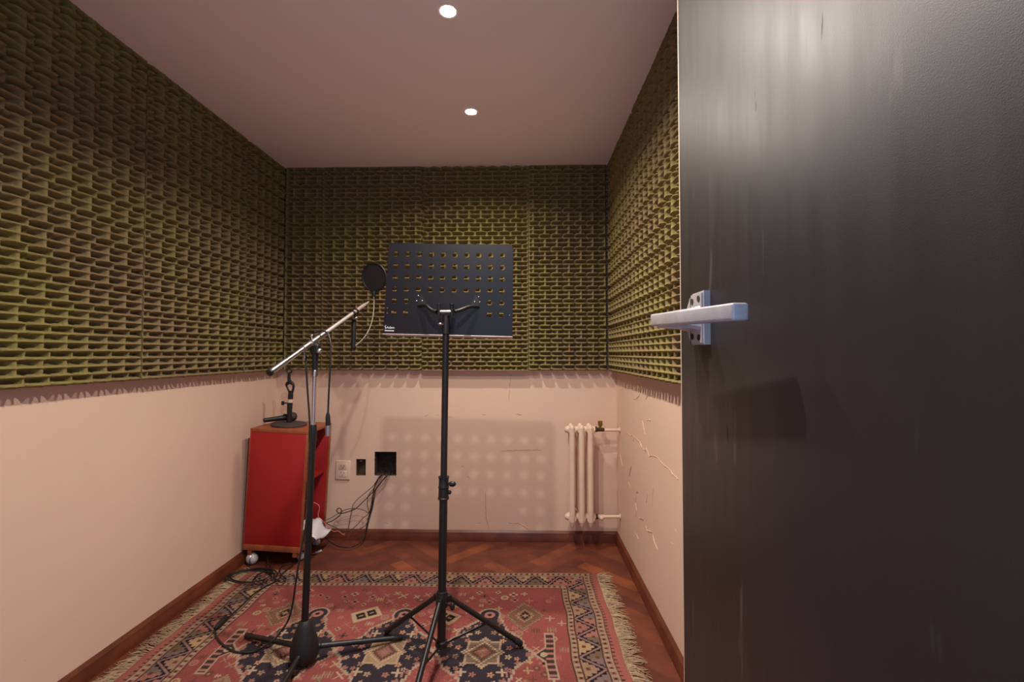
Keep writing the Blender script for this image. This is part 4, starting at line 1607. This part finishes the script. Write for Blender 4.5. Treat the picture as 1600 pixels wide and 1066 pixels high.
# broken plaster round the larger box
mb = MB()
rr = random.Random(2)
a, b, c, d = holes[1]
for k in range(26):
    side = k % 4
    t_ = rr.random()
    x_, z_ = ((a + (b - a) * t_, c), (b, c + (d - c) * t_), (a + (b - a) * t_, d), (a, c + (d - c) * t_))[side]
    mb.ball((x_, YB + .002, z_), rr.uniform(.0015, .0035), seg=6, rings=4, scale=(1.4, .6, 1.2))
mb.build('chipped_plaster', M['boxmetal'], parent=wall_back)

oa, ob = at(525.3, 719, YB), at(547.8, 749.5, YB)
op = thing('power_outlet', 'cream double power outlet plate beside the small wall box', 'outlet', ((oa.x + ob.x) / 2, YB, ob.z))
ocx, ocz = (oa.x + ob.x) / 2, (oa.z + ob.z) / 2
OM = Matrix.Translation((ocx, YB, ocz)) @ Matrix.Rotation(R(2.0), 4, 'Y')
ow, oh = (ob.x - oa.x) / 2, (oa.z - ob.z) / 2
mb = MB(); mb.box((-ow, -.010, -oh), (ow, 0.0005, oh), bev=.006, M=OM, seg=3); mb.build('cover_plate', M['outlet'], parent=op)
mb = MB()
for zc in (oh * .40, -oh * .40 + .004):
    mb.box((-ow * .54, -.0125, zc - oh * .34), (ow * .54, -.008, zc + oh * .34), bev=.001, M=OM)
sk = mb.build('socket', M['outlet'], parent=op)
mb = MB()
for zc in (oh * .40, -oh * .40 + .004):
    for sg in (-1, 1):
        mb.box((-.0012, -.0132, -.0055), (.0012, -.0118, .0055), M=OM @ Matrix.Translation((sg * .0085, 0, zc + .004)) @ Matrix.Rotation(R(-sg * 30), 4, 'Y'))
    mb.box((-.0012, -.0132, -.005), (.0012, -.0118, .005), M=OM @ Matrix.Translation((0, 0, zc - .009)))
mb.build('slot', M['slot'], parent=sk, smooth=False)

# ------------------------------------------------------------------ cables from the large box
def zc_(x, y):   # crop 500..640 x 690..840, 7.107 px per px
    return 500 + x / 7.107, 690 + y / 7.107


NW = [0]


def wcable(pts, label, rad=.0024, m='cable_brown', ys=None):
    P = []
    n = len(pts)
    for i, p in enumerate(pts):
        Y = ys[i] if ys[i] > YB else ys[i] - .0055 * NW[0]
        P.append(at(*zc_(*p), Y))
    NW[0] += 1
    return cable('audio_cable', P, rad, M[m], label)


i_ = YB + .045
o_ = YB - .012
wcable([(720, 290), (700, 360), (640, 430), (600, 520), (590, 600), (575, 720), (540, 850), (515, 960), (490, 1050), (440, 1130), (340, 1175), (220, 1170), (120, 1120), (60, 1060)],
       'thick black cable from square wall box, sweeping low over the parquet into the cabinet', .0034, 'cable',
       [i_, o_, o_ - .01, o_ - .02, o_ - .02, o_ - .025, o_ - .03, o_ - .035, o_ - .05, 2.565, 2.515, 2.52, 2.545, 2.56])
wcable([(760, 300), (740, 370), (680, 450), (620, 530), (600, 640), (580, 740), (545, 850), (520, 970), (500, 1030)],
       'cable from square wall box, hanging straight down beside the thick one', .0026, 'cable',
       [i_, o_, o_ - .004, o_ - .006, o_ - .008, o_ - .01, o_ - .012, o_ - .02, o_ - .035])
wcable([(800, 310), (770, 355), (700, 430), (630, 520), (560, 590), (480, 670), (390, 750), (300, 785), (240, 800), (205, 795), (185, 770), (205, 742), (235, 755), (235, 795), (200, 840), (130, 885), (70, 905), (20, 930)],
       'cable from square wall box making a small loop before the cabinet', .0026, 'cable',
       [i_, o_, o_, o_, o_ - .01, o_ - .02, o_ - .03, o_ - .03, o_ - .03, o_ - .034, o_ - .036, o_ - .036, o_ - .034, o_ - .028, o_ - .03, o_ - .035, o_ - .05, 2.55])
wcable([(690, 330), (669, 371), (600, 480), (540, 540), (430, 630), (370, 700), (350, 780), (330, 880), (312, 970), (300, 1010)],
       'thin cable from square wall box, dropping steeply to the baseboard', .0020, 'cable_brown',
       [i_, o_, o_, o_, o_, o_, o_, o_ - .005, o_ - .012, o_ - .02])
wcable([(700, 335), (676, 371), (610, 500), (545, 590), (525, 680), (540, 770), (540, 800), (480, 850), (420, 920), (370, 965), (330, 1000)],
       'thin cable from square wall box with a kink, trailing diagonally to the baseboard', .0020, 'cable_brown',
       [i_, o_, o_ - .003, o_ - .003, o_ - .003, o_ - .003, o_ - .003, o_ - .003, o_ - .006, o_ - .012, o_ - .022])
wcable([(770, 330), (740, 380), (650, 490), (600, 560), (570, 680), (545, 790), (500, 770), (440, 750), (390, 745), (300, 755), (220, 790), (130, 845), (80, 870), (30, 900)],
       'thin cable from square wall box arching level across to the cabinet', .0020, 'cable_brown',
       [i_, o_, o_ - .006, o_ - .008, o_ - .01, o_ - .012, o_ - .014, o_ - .014, o_ - .014, o_ - .014, o_ - .018, o_ - .03, o_ - .05, 2.56])
wcable([(60, 905), (110, 930), (180, 960), (250, 985), (330, 990), (430, 975), (500, 935), (530, 890)],
       'thin cable sagging along the baseboard out of the cabinet', .0020, 'cable_brown',
       [2.58, 2.60, 2.62, 2.635, 2.64, 2.645, 2.65, 2.655])
wcable([(50, 890), (90, 945), (150, 1000), (200, 995), (260, 1035), (275, 1020)],
       'short pale wire end lying against the baseboard by the cabinet', .0018, 'pinkwire',
       [2.57, 2.585, 2.60, 2.615, 2.62, 2.63])
cable('audio_cable', [cabM @ Vector((.14, .22, .2)), cabM @ Vector((cw - .03, .235, .17)), at(497, 806, 2.56), at(503, 813, 2.565), at(508, 819, 2.57)], .0024, M['pinkwire'], 'pink wire reaching out of the open side of the cabinet')
# cables hanging inside the open cabinet
for k, (pts_, lab) in enumerate([([(472, 775), (474, 788), (471, 800), (474, 812)], 'pink wire inside the red cabinet behind the stand pole'),]):
    cable('audio_cable', [at(x, y, 2.40) for x, y in pts_], .0022, M['pinkwire'], lab)

# jack plug lying on the parquet
jp = thing('jack_plug', 'small white jack plug lying on the bare parquet by the cabinet', 'plug', on_floor(500, 862, 0))
a, b_ = on_floor(493, 864, .007), on_floor(502, 860.5, .007)
mb = MB(); mb.tube([a, b_], .0062, seg=14); mb.build('sleeve', M['bulbwhite'], parent=jp)
mb = MB(); mb.tube([on_floor(487.5, 866.2, .0055), a], [.002, .0028], seg=10); mb.build('pin', M['pinkwire'], parent=jp)
mb = MB(); mb.torus(a.lerp(b_, .25), b_ - a, .0056, .0014, seg=18, ms=6); mb.build('ring', M['steel'], parent=jp)

# coil of black cable at the rug corner, several loose turns
rr = random.Random(12)
def coil(cx, cy, rx, ry, turns, label, lead_in, z0):
    P = list(lead_in)
    n = int(turns * 12)
    for k in range(n):
        an = 2 * math.pi * k / 12 + .6
        f_ = 1 + .16 * math.sin(k * .7) + rr.uniform(-.05, .05)
        P.append(Vector((max(cx + rx * f_ * math.cos(an), XL + .03), cy + ry * f_ * math.sin(an), z0 + .0035 + (k % 24) * .0006 + rr.uniform(0, .002))))
    return cable('audio_cable', P, .0031, M['cable'], label, smooth=5)
g1 = on_floor(392, 903, ZR)
coil(g1.x, g1.y, .105, .070, 2.6, 'black cable coiled in loose turns on the rug corner by the cabinet', [cabM @ Vector((.10, .05, -.03)), cabM @ Vector((.15, -.02, -.05)) * 1 + Vector((0, 0, 0))], ZR)
pts_ = [(462, 868), (460, 877), (456, 884), (444, 894), (436, 904), (428, 910), (414, 917), (402, 924), (390, 934), (378, 946), (366, 957), (354, 968)]
cable('audio_cable', [on_floor(x, y, (.012 if i == 0 else (.012 if i == 1 else ZR + .0035))) for i, (x, y) in enumerate(pts_)], .0031, M['cable'], 'black cable trailing across the rug from under the cabinet')
pts_ = [(455, 880), (442, 885), (436, 892), (441, 900), (447, 905), (440, 910), (430, 906), (428, 898), (420, 893), (405, 897), (395, 908), (404, 914), (418, 908)]
cable('audio_cable', [on_floor(x, y, ZR + .0115 + .002 * (i % 3)) for i, (x, y) in enumerate(pts_)], .0029, M['cable'], 'black cable tangled in small loops where the rug meets the cabinet')

# ------------------------------------------------------------------ radiator
RYF, RYK = 2.535, 2.605
zt_r = at(905, 673, RYF).z; zb_r = at(905, 811, RYF).z
rad = thing('radiator', 'cream three-section column radiator on the end wall', 'radiator', (at(908, 800, 2.57).x, 2.57, zb_r - .07))
rx = [at(p, 740, RYF).x for p in (894.2, 908.9, 922.8)]
for x in rx:
    mb = MB()
    for yy in (RYF, RYK):
        mb.tube([(x, yy, zb_r - .052), (x, yy, zb_r - .040), (x, yy, zb_r - .020), (x, yy, zb_r + .03), (x, yy, zt_r - .03), (x, yy, zt_r + .012), (x, yy, zt_r + .026), (x, yy, zt_r + .031)],
                [.002, .009, .0145, .0158, .0158, .0165, .010, .002], seg=18, smooth=3)
    for zz in (zt_r, zb_r):
        mb.tube([(x, RYF - .006, zz), (x, (RYF + RYK) / 2, zz), (x, RYK + .006, zz)], [.0205, .0225, .0205], seg=18, smooth=3)
    mb.build('section', M['radiator'], parent=rad)
mb = MB()
for zz in (zt_r, zb_r):
    mb = MB(); mb.tube([(rx[0] - .016, 2.57, zz), (rx[2] + .020, 2.57, zz)], .0195, seg=18)
    mb.build('nipple', M['radiator'], parent=rad)
for zz in (zt_r, zb_r):
    mb = MB()
    mb.tube([(rx[0] - .038, 2.57, zz), (rx[0] - .034, 2.57, zz), (rx[0] - .024, 2.57, zz), (rx[0] - .016, 2.57, zz)], [.010, .015, .0205, .022], seg=8)
    mb.build('end_plug', M['radiator'], parent=rad)
    mb = MB(); mb.tube([(rx[2] + .016, 2.57, zz), (rx[2] + .030, 2.57, zz)], .0195, seg=8); mb.build('bush', M['radiator'], parent=rad)
mb = MB()
vx = rx[2] + .030
mb.tube([(vx, 2.57, zt_r + .002), (vx + .012, 2.57, zt_r + .002)], .0155, seg=8)
mb.tube([(vx + .012, 2.57, zt_r), (vx + .052, 2.57, zt_r)], [.0115, .010], seg=14)
vo = mb.build('valve', M['brass_dark'], parent=rad); vo['label'] = 'dark bronze valve'
mb = MB()
mb.tube([(vx + .030, 2.57, zt_r + .006), (vx + .030, 2.57, zt_r + .022), (vx + .030, 2.57, zt_r + .024), (vx + .030, 2.57, zt_r + .048)], [.008, .008, .0135, .0125], seg=12)
mb.build('valve_knob', M['brass'], parent=vo)['label'] = 'brass valve knob'
mb = MB()
mb.tube([(vx + .050, 2.57, zt_r - .002), (XR, 2.575, zt_r - .003)], .0088, seg=14)
mb.torus((XR - .003, 2.575, zt_r - .003), (1, 0, 0), .012, .003, seg=20, ms=8)
mb.build('pipe', M['radiator'], parent=rad)
mb = MB()
mb.tube([(vx + .052, 2.57, zb_r), (XR, 2.575, zb_r)], .0088, seg=14)
mb.torus((XR - .003, 2.575, zb_r), (1, 0, 0), .012, .003, seg=20, ms=8)
mb.build('pipe', M['radiator'], parent=rad)
mb = MB()
mb.tube([(vx, 2.57, zb_r), (vx + .014, 2.57, zb_r)], .0145, seg=8)
mb.build('valve', M['brass_dark'], parent=rad)
mb = MB(); mb.tube([(vx + .014, 2.57, zb_r), (vx + .052, 2.57, zb_r)], .0115, seg=8); mb.ball((vx + .034, 2.568, zb_r - .006), .0135); mb.build('union', M['radiator'], parent=rad)
# wall brackets that carry it
mb = MB()
for zz in (zt_r - .03, zb_r + .03):
    mb = MB(); mb.tube([((rx[0] + rx[1]) / 2, 2.59, zz), ((rx[0] + rx[1]) / 2, YB + .0, zz)], .006, seg=8)
    mb.build('wall_bracket', M['radiator'], parent=rad)

# ------------------------------------------------------------------ colour management
S.view_settings.view_transform = 'Standard'
S.view_settings.look = 'None'
S.view_settings.gamma = 1.0
S.view_settings.exposure = 0.29
S.view_settings.use_curve_mapping = False
S.cycles.max_bounces = 12
S.cycles.diffuse_bounces = 8
